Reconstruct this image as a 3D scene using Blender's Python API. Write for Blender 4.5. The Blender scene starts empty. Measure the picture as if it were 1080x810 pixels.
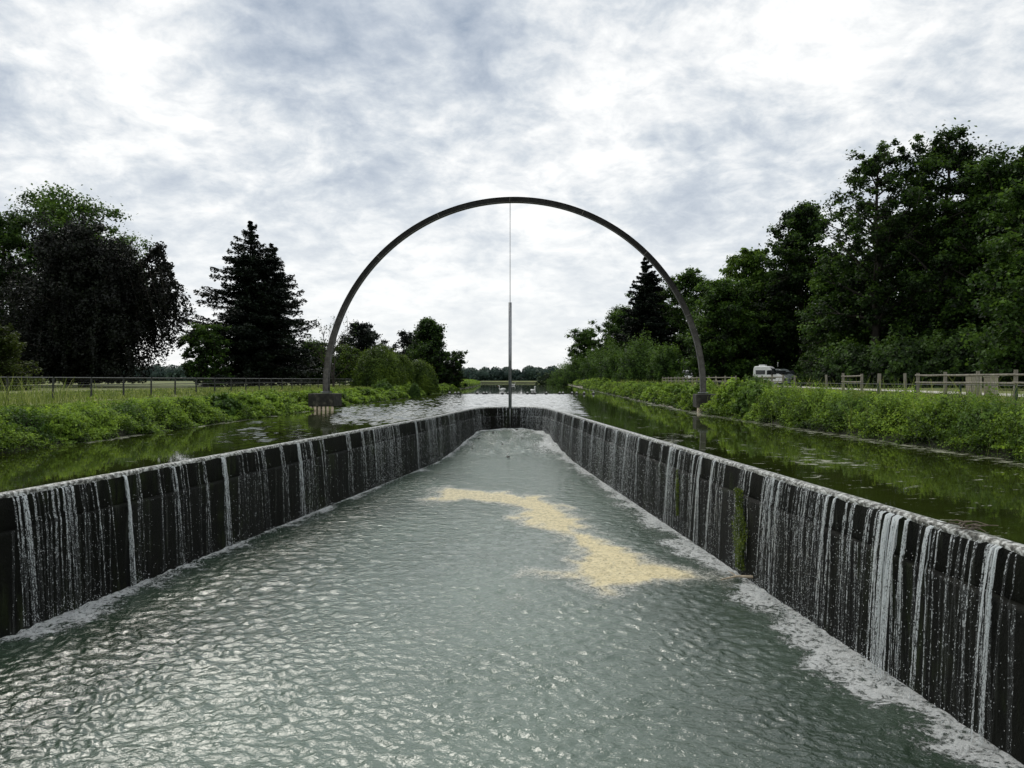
import bpy, math, random
import numpy as np
from mathutils import Vector
random.seed(7)
rng = np.random.default_rng(11)
scene = bpy.context.scene
C = scene.collection
H0, F, CX, EYE = 400.5, 810.0, 540.0, 1.64
def P(px, py, z=0.0):
    y = F*(EYE-z)/(py-H0)
    return ((px-CX)*y/F, y, z)
def XX(px, y): return (px-CX)*y/F
def ZZ(py, y): return EYE+(H0-py)*y/F

# ------------------------------------------------------------------ object helpers
def tag(o, label=None, cat=None, group=None, kind=None):
    if label: o['label'] = label
    if cat: o['category'] = cat
    if group: o['group'] = group
    if kind: o['kind'] = kind
    return o
def empty(name, loc, label=None, cat=None, group=None, rz=0.0):
    o = bpy.data.objects.new(name, None); C.objects.link(o)
    o.location = loc; o.rotation_euler = (0, 0, rz); o.empty_display_size = .2
    return tag(o, label, cat, group)
def mesh_np(name, verts, faces, mat, parent=None, attrs=None, smooth=False, n=4):
    """verts (N,3); faces (M,n) int"""
    me = bpy.data.meshes.new(name)
    verts = np.asarray(verts, dtype=np.float32); faces = np.asarray(faces, dtype=np.int32)
    me.vertices.add(len(verts)); me.vertices.foreach_set('co', verts.ravel())
    m = len(faces); k = faces.shape[1]
    me.loops.add(m*k); me.loops.foreach_set('vertex_index', faces.ravel())
    me.polygons.add(m); me.polygons.foreach_set('loop_start', np.arange(0, m*k, k, dtype=np.int32))
    me.polygons.foreach_set('use_smooth', np.full(m, smooth, dtype=bool))
    me.update(calc_edges=True)
    if attrs:
        for a, vals in attrs.items():
            at = me.attributes.new(a, 'FLOAT', 'POINT'); at.data.foreach_set('value', np.asarray(vals, dtype=np.float32))
    me.materials.append(mat)
    o = bpy.data.objects.new(name, me); C.objects.link(o)
    if parent: o.parent = parent
    return o
class MB:
    def __init__(s): s.v = []; s.f = []
    def box(s, c, d, rz=0.0, taper=1.0):
        i = len(s.v); cs, sn = math.cos(rz), math.sin(rz)
        for dz in (-1, 1):
            k = taper if dz > 0 else 1
            for dx, dy in ((-1,-1),(1,-1),(1,1),(-1,1)):
                x, y = dx*d[0]/2*k, dy*d[1]/2*k
                s.v.append((c[0]+x*cs-y*sn, c[1]+x*sn+y*cs, c[2]+dz*d[2]/2))
        for q in ((0,3,2,1),(4,5,6,7),(0,1,5,4),(1,2,6,5),(2,3,7,6),(3,0,4,7)): s.f.append(tuple(i+a for a in q))
    def tube(s, pts, rad, n=8, caps=True):
        base = len(s.v); pts = [Vector(p) for p in pts]; up = Vector((0.13, 0.21, 1))
        for j, p in enumerate(pts):
            t = (pts[min(j+1, len(pts)-1)]-pts[max(j-1, 0)]).normalized()
            a = t.cross(up)
            if a.length < .05: a = t.cross(Vector((1, 0, 0)))
            a.normalize(); b = t.cross(a)
            r = rad[j] if hasattr(rad, '__len__') else rad
            for k in range(n):
                w = 2*math.pi*k/n; s.v.append(tuple(p+a*(r*math.cos(w))+b*(r*math.sin(w))))
        for j in range(len(pts)-1):
            for k in range(n):
                k2 = (k+1) % n
                s.f.append((base+j*n+k, base+j*n+k2, base+(j+1)*n+k2, base+(j+1)*n+k))
        if caps:
            s.f.append(tuple(base+k for k in range(n))[::-1]); s.f.append(tuple(base+(len(pts)-1)*n+k for k in range(n)))
    def prism(s, prof, y0, y1):       # prof: (x,z) outline extruded along y
        i = len(s.v); n = len(prof)
        for y in (y0, y1):
            for x, z in prof: s.v.append((x, y, z))
        s.f.append(tuple(i+k for k in range(n))); s.f.append(tuple(i+n+k for k in range(n))[::-1])
        for k in range(n): s.f.append((i+k, i+(k+1) % n, i+n+(k+1) % n, i+n+k)[::-1])
    def blob(s, c, r, nu=10, nv=7, jit=0.0):
        i = len(s.v)
        for a in range(nv+1):
            th = math.pi*a/nv
            for b in range(nu):
                ph = 2*math.pi*b/nu; k = 1+random.uniform(-jit, jit)
                s.v.append((c[0]+r[0]*k*math.sin(th)*math.cos(ph), c[1]+r[1]*k*math.sin(th)*math.sin(ph), c[2]+r[2]*k*math.cos(th)))
        for a in range(nv):
            for b in range(nu):
                b2 = (b+1) % nu; s.f.append((i+a*nu+b, i+(a+1)*nu+b, i+(a+1)*nu+b2, i+a*nu+b2))
    def build(s, name, mat, parent=None, smooth=False, bevel=0):
        me = bpy.data.meshes.new(name); me.from_pydata(s.v, [], s.f); me.materials.append(mat)
        if smooth: me.polygons.foreach_set('use_smooth', [True]*len(me.polygons))
        me.validate(); me.update()
        o = bpy.data.objects.new(name, me); C.objects.link(o)
        if parent: o.parent = parent
        if bevel:
            b = o.modifiers.new('bevel', 'BEVEL'); b.width = bevel; b.segments = 2; b.limit_method = 'ANGLE'
        return o

# ------------------------------------------------------------------ numpy noise
_perm = rng.permutation(4096); _perm = np.concatenate([_perm, _perm])
_g = rng.uniform(0, 2*np.pi, 4096)
def perlin(x, y):
    xi = np.floor(x).astype(np.int64); yi = np.floor(y).astype(np.int64)
    xf = x-xi; yf = y-yi
    def gr(ix, iy, fx, fy):
        a = _g[_perm[(_perm[ix & 4095]+iy) & 4095] & 4095]
        return np.cos(a)*fx+np.sin(a)*fy
    u = xf*xf*xf*(xf*(xf*6-15)+10); v = yf*yf*yf*(yf*(yf*6-15)+10)
    a = gr(xi, yi, xf, yf); b = gr(xi+1, yi, xf-1, yf); c = gr(xi, yi+1, xf, yf-1); d = gr(xi+1, yi+1, xf-1, yf-1)
    return (a+(b-a)*u)*(1-v)+(c+(d-c)*u)*v
def fbm(x, y, o=4):
    s = 0; a = 1.0
    for k in range(o): s = s+a*perlin(x*2**k+17.3*k, y*2**k-9.1*k); a *= .5
    return s
def sstep(a, b, x):
    t = np.clip((x-a)/(b-a), 0, 1); return t*t*(3-2*t)

# ------------------------------------------------------------------ materials
def newmat(name):
    m = bpy.data.materials.new(name); m.use_nodes = True
    nt = m.node_tree; b = nt.nodes['Principled BSDF']
    return m, nt, b
def N(nt, t, **kw):
    n = nt.nodes.new(t)
    for k, v in kw.items(): setattr(n, k, v)
    return n
def ramp(nt, stops):
    r = nt.nodes.new('ShaderNodeValToRGB')
    while len(r.color_ramp.elements) > 1: r.color_ramp.elements.remove(r.color_ramp.elements[-1])
    r.color_ramp.elements[0].position = stops[0][0]; r.color_ramp.elements[0].color = (*stops[0][1], 1)
    for p, c in stops[1:]:
        e = r.color_ramp.elements.new(p); e.color = (*c, 1)
    return r
def noise(nt, scale, detail=4, rough=.55, vec=None, mapscale=None, dist=0):
    n = nt.nodes.new('ShaderNodeTexNoise'); n.inputs['Scale'].default_value = scale
    n.inputs['Detail'].default_value = detail; n.inputs['Roughness'].default_value = rough; n.inputs['Distortion'].default_value = dist
    if vec is None:
        tc = nt.nodes.new('ShaderNodeTexCoord'); vec = tc.outputs['Object']
    if mapscale:
        mp = nt.nodes.new('ShaderNodeMapping'); mp.inputs['Scale'].default_value = mapscale
        nt.links.new(vec, mp.inputs['Vector']); vec = mp.outputs['Vector']
    nt.links.new(vec, n.inputs['Vector'])
    return n
def math_(nt, op, a, b=None, clamp=False):
    m = nt.nodes.new('ShaderNodeMath'); m.operation = op; m.use_clamp = clamp
    for i, x in enumerate((a, b)):
        if x is None: continue
        if isinstance(x, (int, float)): m.inputs[i].default_value = x
        else: nt.links.new(x, m.inputs[i])
    return m.outputs[0]
def mrange(nt, v, a, b, c=0.0, d=1.0, smooth=True):
    m = nt.nodes.new('ShaderNodeMapRange'); m.interpolation_type = 'SMOOTHSTEP' if smooth else 'LINEAR'
    for i, x in zip((1, 2, 3, 4), (a, b, c, d)): m.inputs[i].default_value = x
    nt.links.new(v, m.inputs[0]); return m.outputs[0]
def mixc(nt, f, a, b):
    m = nt.nodes.new('ShaderNodeMix'); m.data_type = 'RGBA'
    for i, x in ((0, f), (6, a), (7, b)):
        if isinstance(x, tuple): m.inputs[i].default_value = (*x, 1)
        elif isinstance(x, (int, float)): m.inputs[i].default_value = x
        else: nt.links.new(x, m.inputs[i])
    return m.outputs[2]
def bump(nt, b, h, strength=.5, dist=.02):
    n = nt.nodes.new('ShaderNodeBump'); n.inputs['Strength'].default_value = strength; n.inputs['Distance'].default_value = dist
    nt.links.new(h, n.inputs['Height']); nt.links.new(n.outputs[0], b.inputs['Normal']); return n
def surf(name, stops, scale, rough=.8, bs=.4, bd=.02, mapscale=None, detail=6, metal=0):
    m, nt, b = newmat(name)
    n = noise(nt, scale, detail, .6, mapscale=mapscale); r = ramp(nt, stops)
    nt.links.new(n.outputs[0], r.inputs[0]); nt.links.new(r.outputs[0], b.inputs['Base Color'])
    b.inputs['Roughness'].default_value = rough; b.inputs['Metallic'].default_value = metal
    if bs: bump(nt, b, n.outputs[0], bs, bd)
    return m
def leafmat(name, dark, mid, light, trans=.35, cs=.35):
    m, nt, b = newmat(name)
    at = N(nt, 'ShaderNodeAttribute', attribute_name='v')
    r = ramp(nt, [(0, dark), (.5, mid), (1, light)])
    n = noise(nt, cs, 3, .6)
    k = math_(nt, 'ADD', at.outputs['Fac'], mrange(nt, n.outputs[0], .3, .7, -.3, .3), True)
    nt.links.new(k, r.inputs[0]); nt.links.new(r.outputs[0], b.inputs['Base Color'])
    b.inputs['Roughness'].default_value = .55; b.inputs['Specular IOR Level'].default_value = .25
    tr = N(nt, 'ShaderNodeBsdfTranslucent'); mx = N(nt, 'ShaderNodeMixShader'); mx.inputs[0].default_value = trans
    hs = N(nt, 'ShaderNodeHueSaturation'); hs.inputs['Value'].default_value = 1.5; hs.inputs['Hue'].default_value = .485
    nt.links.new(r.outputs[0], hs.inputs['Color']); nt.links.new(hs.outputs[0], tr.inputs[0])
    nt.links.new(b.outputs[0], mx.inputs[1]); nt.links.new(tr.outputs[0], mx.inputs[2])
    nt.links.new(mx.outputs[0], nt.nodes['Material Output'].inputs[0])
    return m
M = {}
M['bark'] = surf('bark', [(.3, (.012, .010, .008)), (.7, (.05, .042, .034))], 6, .9, .8, .05, (1, 1, .25))
M['leaf_dark'] = leafmat('leaf_dark', (.003, .007, .002), (.015, .038, .006), (.065, .13, .018), .4)
M['leaf_mid'] = leafmat('leaf_mid', (.006, .014, .003), (.032, .075, .010), (.09, .17, .022))
M['leaf_light'] = leafmat('leaf_light', (.014, .03, .004), (.065, .13, .016), (.14, .24, .03))
M['leaf_purple'] = leafmat('leaf_purple', (.0012, .0022, .0012), (.0042, .0068, .0034), (.012, .019, .008), .15)
M['leaf_conifer'] = leafmat('leaf_conifer', (.002, .004, .003), (.006, .012, .007), (.016, .028, .012), .1)
M['leaf_yellow'] = leafmat('leaf_yellow', (.012, .020, .003), (.03, .05, .006), (.08, .11, .015), .3)
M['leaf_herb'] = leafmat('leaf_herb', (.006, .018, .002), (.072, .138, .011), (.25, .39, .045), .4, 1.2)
M['leaf_hedge'] = leafmat('leaf_hedge', (.006, .016, .003), (.045, .085, .008), (.13, .20, .018), .35)
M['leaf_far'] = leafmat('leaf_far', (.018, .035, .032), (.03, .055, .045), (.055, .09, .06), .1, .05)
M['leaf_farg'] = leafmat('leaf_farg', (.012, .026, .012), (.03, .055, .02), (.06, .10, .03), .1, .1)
M['grass_blade'] = leafmat('grass_blade', (.05, .08, .012), (.14, .20, .035), (.32, .34, .12), .35, 1.0)
M['concrete'] = surf('concrete', [(.3, (.008, .008, .006)), (.55, (.028, .027, .020)), (.8, (.13, .12, .09))], 4, .9, .6, .02)
M['pile'] = surf('pile', [(.3, (.25, .2, .14)), (.7, (.62, .52, .38))], 8, .8, .3)
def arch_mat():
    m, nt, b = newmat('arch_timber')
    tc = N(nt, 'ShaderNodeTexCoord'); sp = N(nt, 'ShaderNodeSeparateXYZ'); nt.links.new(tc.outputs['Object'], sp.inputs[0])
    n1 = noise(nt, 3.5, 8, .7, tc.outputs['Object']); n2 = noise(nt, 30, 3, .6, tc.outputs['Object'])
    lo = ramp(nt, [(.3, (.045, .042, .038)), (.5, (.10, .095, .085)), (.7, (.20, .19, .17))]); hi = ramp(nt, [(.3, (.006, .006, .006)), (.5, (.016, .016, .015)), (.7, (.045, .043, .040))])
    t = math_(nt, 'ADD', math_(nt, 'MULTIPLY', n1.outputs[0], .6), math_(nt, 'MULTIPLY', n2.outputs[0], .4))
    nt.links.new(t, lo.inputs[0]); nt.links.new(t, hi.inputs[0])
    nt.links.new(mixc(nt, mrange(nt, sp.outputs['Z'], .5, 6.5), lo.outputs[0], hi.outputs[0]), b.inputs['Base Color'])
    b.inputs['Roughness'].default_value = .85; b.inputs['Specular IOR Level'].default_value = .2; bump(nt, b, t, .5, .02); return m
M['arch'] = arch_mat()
M['arch_lip'] = surf('arch_lip', [(.3, (.03, .03, .028)), (.7, (.16, .155, .145))], 6, .7, .3, .01)
M['steel'] = surf('steel', [(.3, (.16, .165, .17)), (.7, (.3, .31, .32))], 12, .35, .1, .005, metal=.7)
M['dark_metal'] = surf('dark_metal', [(.3, (.008, .009, .009)), (.7, (.03, .032, .03))], 15, .5, .1, .004)
M['green_metal'] = surf('green_metal', [(.3, (.005, .018, .010)), (.7, (.012, .04, .02))], 15, .5, .1, .004)
M['fence_wood'] = surf('fence_wood', [(.25, (.09, .08, .062)), (.6, (.24, .22, .18)), (.85, (.36, .34, .28))], 7, .85, .5, .01, (1, 1, .3))
M['bin_wood'] = surf('bin_wood', [(.25, (.16, .14, .10)), (.7, (.42, .39, .31))], 5, .8, .4, .01, (6, 6, .6))
M['white_paint'] = surf('white_paint', [(.2, (.62, .63, .63)), (.7, (.8, .8, .79))], 3, .35, .03, .005)
M['grey_paint'] = surf('grey_paint', [(.3, (.10, .12, .12)), (.7, (.16, .18, .18))], 3, .35, .03, .005)
M['black_rubber'] = surf('black_rubber', [(.3, (.012, .012, .012)), (.7, (.03, .03, .03))], 20, .8, .1, .005)
M['dark_glass'] = surf('dark_glass', [(.3, (.010, .012, .014)), (.7, (.02, .024, .026))], 2, .08, 0)
M['teal_glass'] = surf('teal_glass', [(.3, (.06, .10, .10)), (.7, (.12, .18, .18))], 6, .15, 0)
M['stripe'] = surf('stripe', [(.3, (.04, .045, .05)), (.7, (.08, .085, .09))], 6, .4, 0)
M['lamp'] = surf('lamp', [(.3, (.5, .5, .48)), (.7, (.75, .75, .7))], 9, .15, 0)
M['feather'] = surf('feather', [(.3, (.72, .72, .7)), (.7, (.82, .82, .8))], 9, .7, .2, .01)
M['beak'] = surf('beak', [(.3, (.5, .16, .02)), (.7, (.6, .22, .03))], 9, .5, .1, .005)
M['float'] = surf('float', [(.40, (.02, .02, .02)), (.6, (.06, .06, .055))], 6, .6, .2, .01)
M['float_cap'] = surf('float_cap', [(.3, (.5, .5, .48)), (.7, (.7, .7, .68))], 6, .5, .1, .01)
M['stone'] = surf('stone', [(.3, (.015, .015, .013)), (.7, (.06, .06, .05))], 5, .4, .6, .03)
M['moss'] = leafmat('moss', (.02, .035, .003), (.08, .125, .012), (.17, .24, .02), .3, 3)
M['debris'] = surf('debris', [(.3, (.04, .03, .02)), (.7, (.16, .13, .09))], 12, .8, .5, .01)
M['gravel_path'] = surf('gravel_path', [(.3, (.36, .34, .29)), (.6, (.5, .48, .42)), (.8, (.6, .58, .52))], 3, .95, .4, .02, detail=10)
M['shore'] = surf('shore', [(.3, (.14, .13, .10)), (.6, (.3, .28, .23)), (.8, (.45, .42, .36))], 6, .95, .7, .04, detail=8)

# meadow / bank ground
def ground_mat():
    m, nt, b = newmat('meadow_ground')
    tc = N(nt, 'ShaderNodeTexCoord')
    n1 = noise(nt, .35, 6, .65, tc.outputs['Object']); n2 = noise(nt, .03, 4, .6, tc.outputs['Object'], (1, .5, 1)); n3 = noise(nt, 9, 4, .7, tc.outputs['Object'])
    r1 = ramp(nt, [(.3, (.035, .055, .012)), (.5, (.09, .105, .026)), (.7, (.19, .175, .07))])
    nt.links.new(n1.outputs[0], r1.inputs[0])
    r2 = ramp(nt, [(.35, (.09, .13, .03)), (.65, (.28, .30, .10))])
    nt.links.new(n2.outputs[0], r2.inputs[0])
    c = mixc(nt, .5, r1.outputs[0], r2.outputs[0])
    k = mrange(nt, n3.outputs[0], .3, .7, .55, 1.3)
    mm = N(nt, 'ShaderNodeVectorMath', operation='SCALE'); nt.links.new(c, mm.inputs[0]); nt.links.new(k, mm.inputs['Scale'])
    sp = N(nt, 'ShaderNodeSeparateXYZ'); nt.links.new(tc.outputs['Object'], sp.inputs[0])
    soil = mrange(nt, sp.outputs['Z'], .1, .75)
    nt.links.new(mixc(nt, soil, (.018, .020, .008), mm.outputs[0]), b.inputs['Base Color'])
    b.inputs['Roughness'].default_value = .95; bump(nt, b, n3.outputs[0], .6, .05)
    return m
M['ground'] = ground_mat()

def lower_water_mat():
    m, nt, b = newmat('basin_water')
    tc = N(nt, 'ShaderNodeTexCoord'); ob = tc.outputs['Object']
    fo = N(nt, 'ShaderNodeAttribute', attribute_name='foam'); mk = N(nt, 'ShaderNodeAttribute', attribute_name='milk_sheen')
    n1 = noise(nt, 5, 7, .66, ob, dist=2.2); n2 = noise(nt, 24, 5, .7, ob, dist=1.2)
    t = math_(nt, 'ADD', math_(nt, 'MULTIPLY', n1.outputs[0], .6), math_(nt, 'MULTIPLY', n2.outputs[0], .4))
    t = math_(nt, 'ADD', math_(nt, 'MULTIPLY', math_(nt, 'SUBTRACT', t, .5), 4.2), .5)
    th = math_(nt, 'ADD', t, math_(nt, 'SUBTRACT', math_(nt, 'MULTIPLY', fo.outputs['Fac'], 1.0), 1.12))
    foam = mrange(nt, th, .0, .42)
    n3 = noise(nt, 60, 4, .75, ob, dist=.6)
    fcol = mixc(nt, mrange(nt, n3.outputs[0], .38, .62), (.70, .74, .72), (.97, .98, .97))
    base = mixc(nt, mk.outputs['Fac'], (.008, .022, .009), (.105, .150, .112))
    nt.links.new(mixc(nt, foam, base, fcol), b.inputs['Base Color'])
    rg = math_(nt, 'ADD', math_(nt, 'MULTIPLY', foam, .7), .10)
    nt.links.new(rg, b.inputs['Roughness']); b.inputs['IOR'].default_value = 1.55; b.inputs['Specular IOR Level'].default_value = .8
    w1 = noise(nt, 10, 3, .5, ob, (1, 1.3, 1), .6); w2 = noise(nt, 38, 2, .5, ob, dist=.5); w0 = noise(nt, 3.2, 3, .5, ob, (1, 1.2, 1), .8)
    sy = N(nt, 'ShaderNodeSeparateXYZ'); nt.links.new(ob, sy.inputs[0]); fy = mrange(nt, sy.outputs['Y'], 10, 24, 0.0, 4.5)
    hh = math_(nt, 'ADD', math_(nt, 'ADD', w1.outputs[0], math_(nt, 'MULTIPLY', w0.outputs[0], fy)), math_(nt, 'MULTIPLY', w2.outputs[0], .28))
    hh = math_(nt, 'ADD', hh, math_(nt, 'MULTIPLY', math_(nt, 'MULTIPLY', foam, n3.outputs[0]), 2.2))
    bump(nt, b, hh, 1.0, .022)
    return m
M['lower_water'] = lower_water_mat()
def upper_water_mat():
    m, nt, b = newmat('canal_water')
    tc = N(nt, 'ShaderNodeTexCoord'); ob = tc.outputs['Object']
    ri = N(nt, 'ShaderNodeAttribute', attribute_name='rip'); sc = N(nt, 'ShaderNodeAttribute', attribute_name='scum')
    n0 = noise(nt, .35, 4, .6, ob)
    r = ramp(nt, [(.35, (.014, .019, .004)), (.65, (.030, .042, .007))])
    nt.links.new(n0.outputs[0], r.inputs[0])
    s1 = noise(nt, 3.5, 7, .7, ob, (.8, 1.5, 1), .5)
    th = math_(nt, 'ADD', s1.outputs[0], math_(nt, 'SUBTRACT', math_(nt, 'MULTIPLY', sc.outputs['Fac'], .5), .36))
    scum = mrange(nt, th, .28, .36)
    s2 = noise(nt, 30, 3, .6, ob)
    scol = ramp(nt, [(.35, (.12, .13, .07)), (.7, (.46, .46, .38))]); nt.links.new(s2.outputs[0], scol.inputs[0])
    nt.links.new(mixc(nt, scum, r.outputs[0], scol.outputs[0]), b.inputs['Base Color'])
    nt.links.new(math_(nt, 'ADD', math_(nt, 'MULTIPLY', scum, .6), .03), b.inputs['Roughness']); b.inputs['IOR'].default_value = 1.33
    w1 = noise(nt, 7, 3, .5, ob, (1, 1.6, 1), .5); w2 = noise(nt, 1.6, 3, .5, ob, (1, 1.5, 1))
    hh = math_(nt, 'ADD', math_(nt, 'MULTIPLY', w1.outputs[0], ri.outputs['Fac']), math_(nt, 'MULTIPLY', w2.outputs[0], .12))
    bump(nt, b, hh, 1.0, .008)
    return m
M['upper_water'] = upper_water_mat()
def wall_mat():
    m, nt, b = newmat('wet_wall')
    tc = N(nt, 'ShaderNodeTexCoord'); ob = tc.outputs['Object']
    n1 = noise(nt, 1.3, 8, .7, ob); n2 = noise(nt, 6, 5, .65, ob, (1, 1, .12)); n3 = noise(nt, 30, 4, .7, ob)
    r = ramp(nt, [(.35, (.0015, .0016, .0012)), (.6, (.004, .0048, .0022)), (.8, (.012, .015, .004))])
    nt.links.new(math_(nt, 'ADD', math_(nt, 'MULTIPLY', n1.outputs[0], .55), math_(nt, 'MULTIPLY', n2.outputs[0], .45)), r.inputs[0])
    sp = math_(nt, 'MULTIPLY', mrange(nt, n3.outputs[0], .66, .74), mrange(nt, n2.outputs[0], .45, .6))
    n4 = noise(nt, .8, 5, .65, ob); n5 = noise(nt, 9, 3, .6, ob, (1, 1, .07))
    alg = math_(nt, 'MULTIPLY', mrange(nt, n4.outputs[0], .50, .66), mrange(nt, n2.outputs[0], .40, .62))
    wc = mixc(nt, math_(nt, 'MULTIPLY', alg, .8), r.outputs[0], (.016, .024, .005))
    wc = mixc(nt, math_(nt, 'MULTIPLY', mrange(nt, n5.outputs[0], .58, .72), .22), wc, (.10, .11, .09))
    nt.links.new(mixc(nt, math_(nt, 'MULTIPLY', sp, .35), wc, (.30, .33, .31)), b.inputs['Base Color'])
    b.inputs['Roughness'].default_value = .6; b.inputs['Specular IOR Level'].default_value = .12
    bump(nt, b, math_(nt, 'ADD', n1.outputs[0], math_(nt, 'MULTIPLY', n3.outputs[0], .4)), .8, .05)
    return m
M['wall'] = wall_mat()
M['coping'] = surf('coping', [(.36, (.02, .02, .014)), (.47, (.12, .12, .10)), (.58, (.55, .56, .53))], 14, .3, .9, .03, detail=9)  # pale rough edge; white specks also paint foam and sparkle of overflowing water
def fall_mat():
    m, nt, b = newmat('falling_water')
    tc = N(nt, 'ShaderNodeTexCoord'); ob = tc.outputs['Object']
    dn = N(nt, 'ShaderNodeAttribute', attribute_name='dens')
    n1 = noise(nt, 30, 3, .6, ob, (1, 1, .3), .4); n2 = noise(nt, 75, 2, .6, ob, (1, 1, .55))
    t = math_(nt, 'ADD', math_(nt, 'MULTIPLY', n1.outputs[0], .5), math_(nt, 'MULTIPLY', n2.outputs[0], .5))
    t = math_(nt, 'ADD', math_(nt, 'MULTIPLY', math_(nt, 'SUBTRACT', t, .5), 2.2), .5)
    a = mrange(nt, math_(nt, 'ADD', t, math_(nt, 'SUBTRACT', dn.outputs['Fac'], .5)), .38, .62)
    b.inputs['Base Color'].default_value = (.78, .82, .82, 1); b.inputs['Roughness'].default_value = .2
    tr = N(nt, 'ShaderNodeBsdfTranslucent'); tr.inputs[0].default_value = (.8, .85, .86, 1)
    m1 = N(nt, 'ShaderNodeMixShader'); m1.inputs[0].default_value = .35
    nt.links.new(b.outputs[0], m1.inputs[1]); nt.links.new(tr.outputs[0], m1.inputs[2])
    tp = N(nt, 'ShaderNodeBsdfTransparent'); m2 = N(nt, 'ShaderNodeMixShader')
    nt.links.new(math_(nt, 'MAXIMUM', math_(nt, 'MULTIPLY', a, .92), math_(nt, 'MULTIPLY', dn.outputs['Fac'], .14)), m2.inputs[0]); nt.links.new(tp.outputs[0], m2.inputs[1]); nt.links.new(m1.outputs[0], m2.inputs[2])
    nt.links.new(m2.outputs[0], nt.nodes['Material Output'].inputs[0])
    return m
M['fall'] = fall_mat()
def foam_mat():
    m, nt, b = newmat('beige_foam')
    tc = N(nt, 'ShaderNodeTexCoord'); ob = tc.outputs['Object']
    dn = N(nt, 'ShaderNodeAttribute', attribute_name='dens')
    n1 = noise(nt, 8, 9, .72, ob, (1, .8, 1), 1.2); n2 = noise(nt, 45, 4, .7, ob, (.5, 1.6, 1), .9)
    t = math_(nt, 'ADD', math_(nt, 'MULTIPLY', n1.outputs[0], .55), math_(nt, 'MULTIPLY', n2.outputs[0], .45))
    t2 = math_(nt, 'ADD', math_(nt, 'MULTIPLY', math_(nt, 'SUBTRACT', t, .5), 2.3), .5)
    a = mrange(nt, math_(nt, 'ADD', t2, math_(nt, 'SUBTRACT', dn.outputs['Fac'], .5)), .16, .86)
    r = ramp(nt, [(.3, (.50, .40, .19)), (.5, (.70, .60, .35)), (.7, (.86, .80, .58))]); nt.links.new(n2.outputs[0], r.inputs[0])
    wh = mixc(nt, mrange(nt, dn.outputs['Fac'], .30, .75), (.72, .72, .66), r.outputs[0])
    nt.links.new(wh, b.inputs['Base Color']); b.inputs['Roughness'].default_value = .75
    bump(nt, b, t, .8, .02)
    tp = N(nt, 'ShaderNodeBsdfTransparent'); m2 = N(nt, 'ShaderNodeMixShader')
    nt.links.new(a, m2.inputs[0]); nt.links.new(tp.outputs[0], m2.inputs[1]); nt.links.new(b.outputs[0], m2.inputs[2])
    nt.links.new(m2.outputs[0], nt.nodes['Material Output'].inputs[0])
    return m
M['foam'] = foam_mat()

# ------------------------------------------------------------------ basin geometry
LW = [(-9.99, -5.0), (-7.31, 10.96), (-3.45, 34.06), (-2.78, 39.6), (-2.35, 43.0), (-1.95, 45.0), (-1.3, 46.2), (-.5, 46.5)]
RW = [(5.94, -5.0), (4.96, 7.44), (3.38, 27.4), (2.62, 37.6), (2.10, 43.3), (1.86, 45.2), (1.3, 46.3), (.6, 46.5)]
BANK_L = [(-40, -11.8), (10, -11.4), (17, -11.3), (28, -11.1), (50, -10.5), (76, -9.4), (120, -9.0), (177, -8.7), (260, -11), (400, -17)]
BANK_R = [(-40, 10.7), (15.4, 10.2), (37, 9.3), (59, 10.2), (100, 12.0), (166, 14.7), (241, 17.9), (400, 25)]
def bl(y): return np.interp(y, [a for a, b in BANK_L], [b for a, b in BANK_L])
def br(y): return np.interp(y, [a for a, b in BANK_R], [b for a, b in BANK_R])
def lwx(y): return np.interp(y, [p[1] for p in LW], [p[0] for p in LW])
def rwx(y): return np.interp(y, [p[1] for p in RW], [p[0] for p in RW])
def low_z(y): return -2.03+.72*sstep(34, 46.4, y)
CEND = 380.0
GL, GR = .9, .85
# ground sheet
ys = np.concatenate([np.arange(-40, 80, 1.0), np.arange(80, 200, 4), np.arange(200, CEND, 15), [CEND, CEND+4, CEND+8, 450, 520, 700, 1000, 1600, 3000]])
def prof(y):
    l, r = float(bl(min(y, 400))), float(br(min(y, 400)))
    far = y > CEND
    q = .9 if far else None
    pts = [(-3000, 1.0), (-900, .95), (-300, .92), (-100, .92), (-45, .92), (-30, .9), (-22, .9), (-17.5, .9)]
    pts += [(l-4.2, .88), (l-2.6, .72), (l-1.3, .42), (l-.35, .12), (l, -.03), (l+.5, -.35), (l+1.2, -5)]
    pts += [(r-1.2, -5), (r-.5, -.35), (r, -.03), (r+.35, .14), (r+1.3, .5), (r+2.4, .75), (r+4.0, .85)]
    pts += [(27, .85), (34, .86), (50, .9), (80, .92), (150, .92), (300, .95), (900, .95), (3000, 1.0)]
    if far: pts = [(x, max(z, .55 if y < CEND+6 else .88)) for x, z in pts]
    return pts
V = []; rows = []
for y in ys:
    pr = prof(y); rows.append(len(pr))
    for (x, z) in pr:
        dz = 0 if z < .3 else .06*math.sin(x*.7+y*.31)*math.cos(y*.47-x*.2)
        V.append((x, y, z+dz*.6))
k = rows[0]; Fc = []
for j in range(len(ys)-1):
    for i in range(k-1): Fc.append((j*k+i, j*k+i+1, (j+1)*k+i+1, (j+1)*k+i))
g = mesh_np('ground', V, Fc, M['ground'], smooth=True); tag(g, kind='structure')
def gz(x, y):
    p = prof(y); return float(np.interp(x, [a for a, b in p], [b for a, b in p]))

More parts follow.
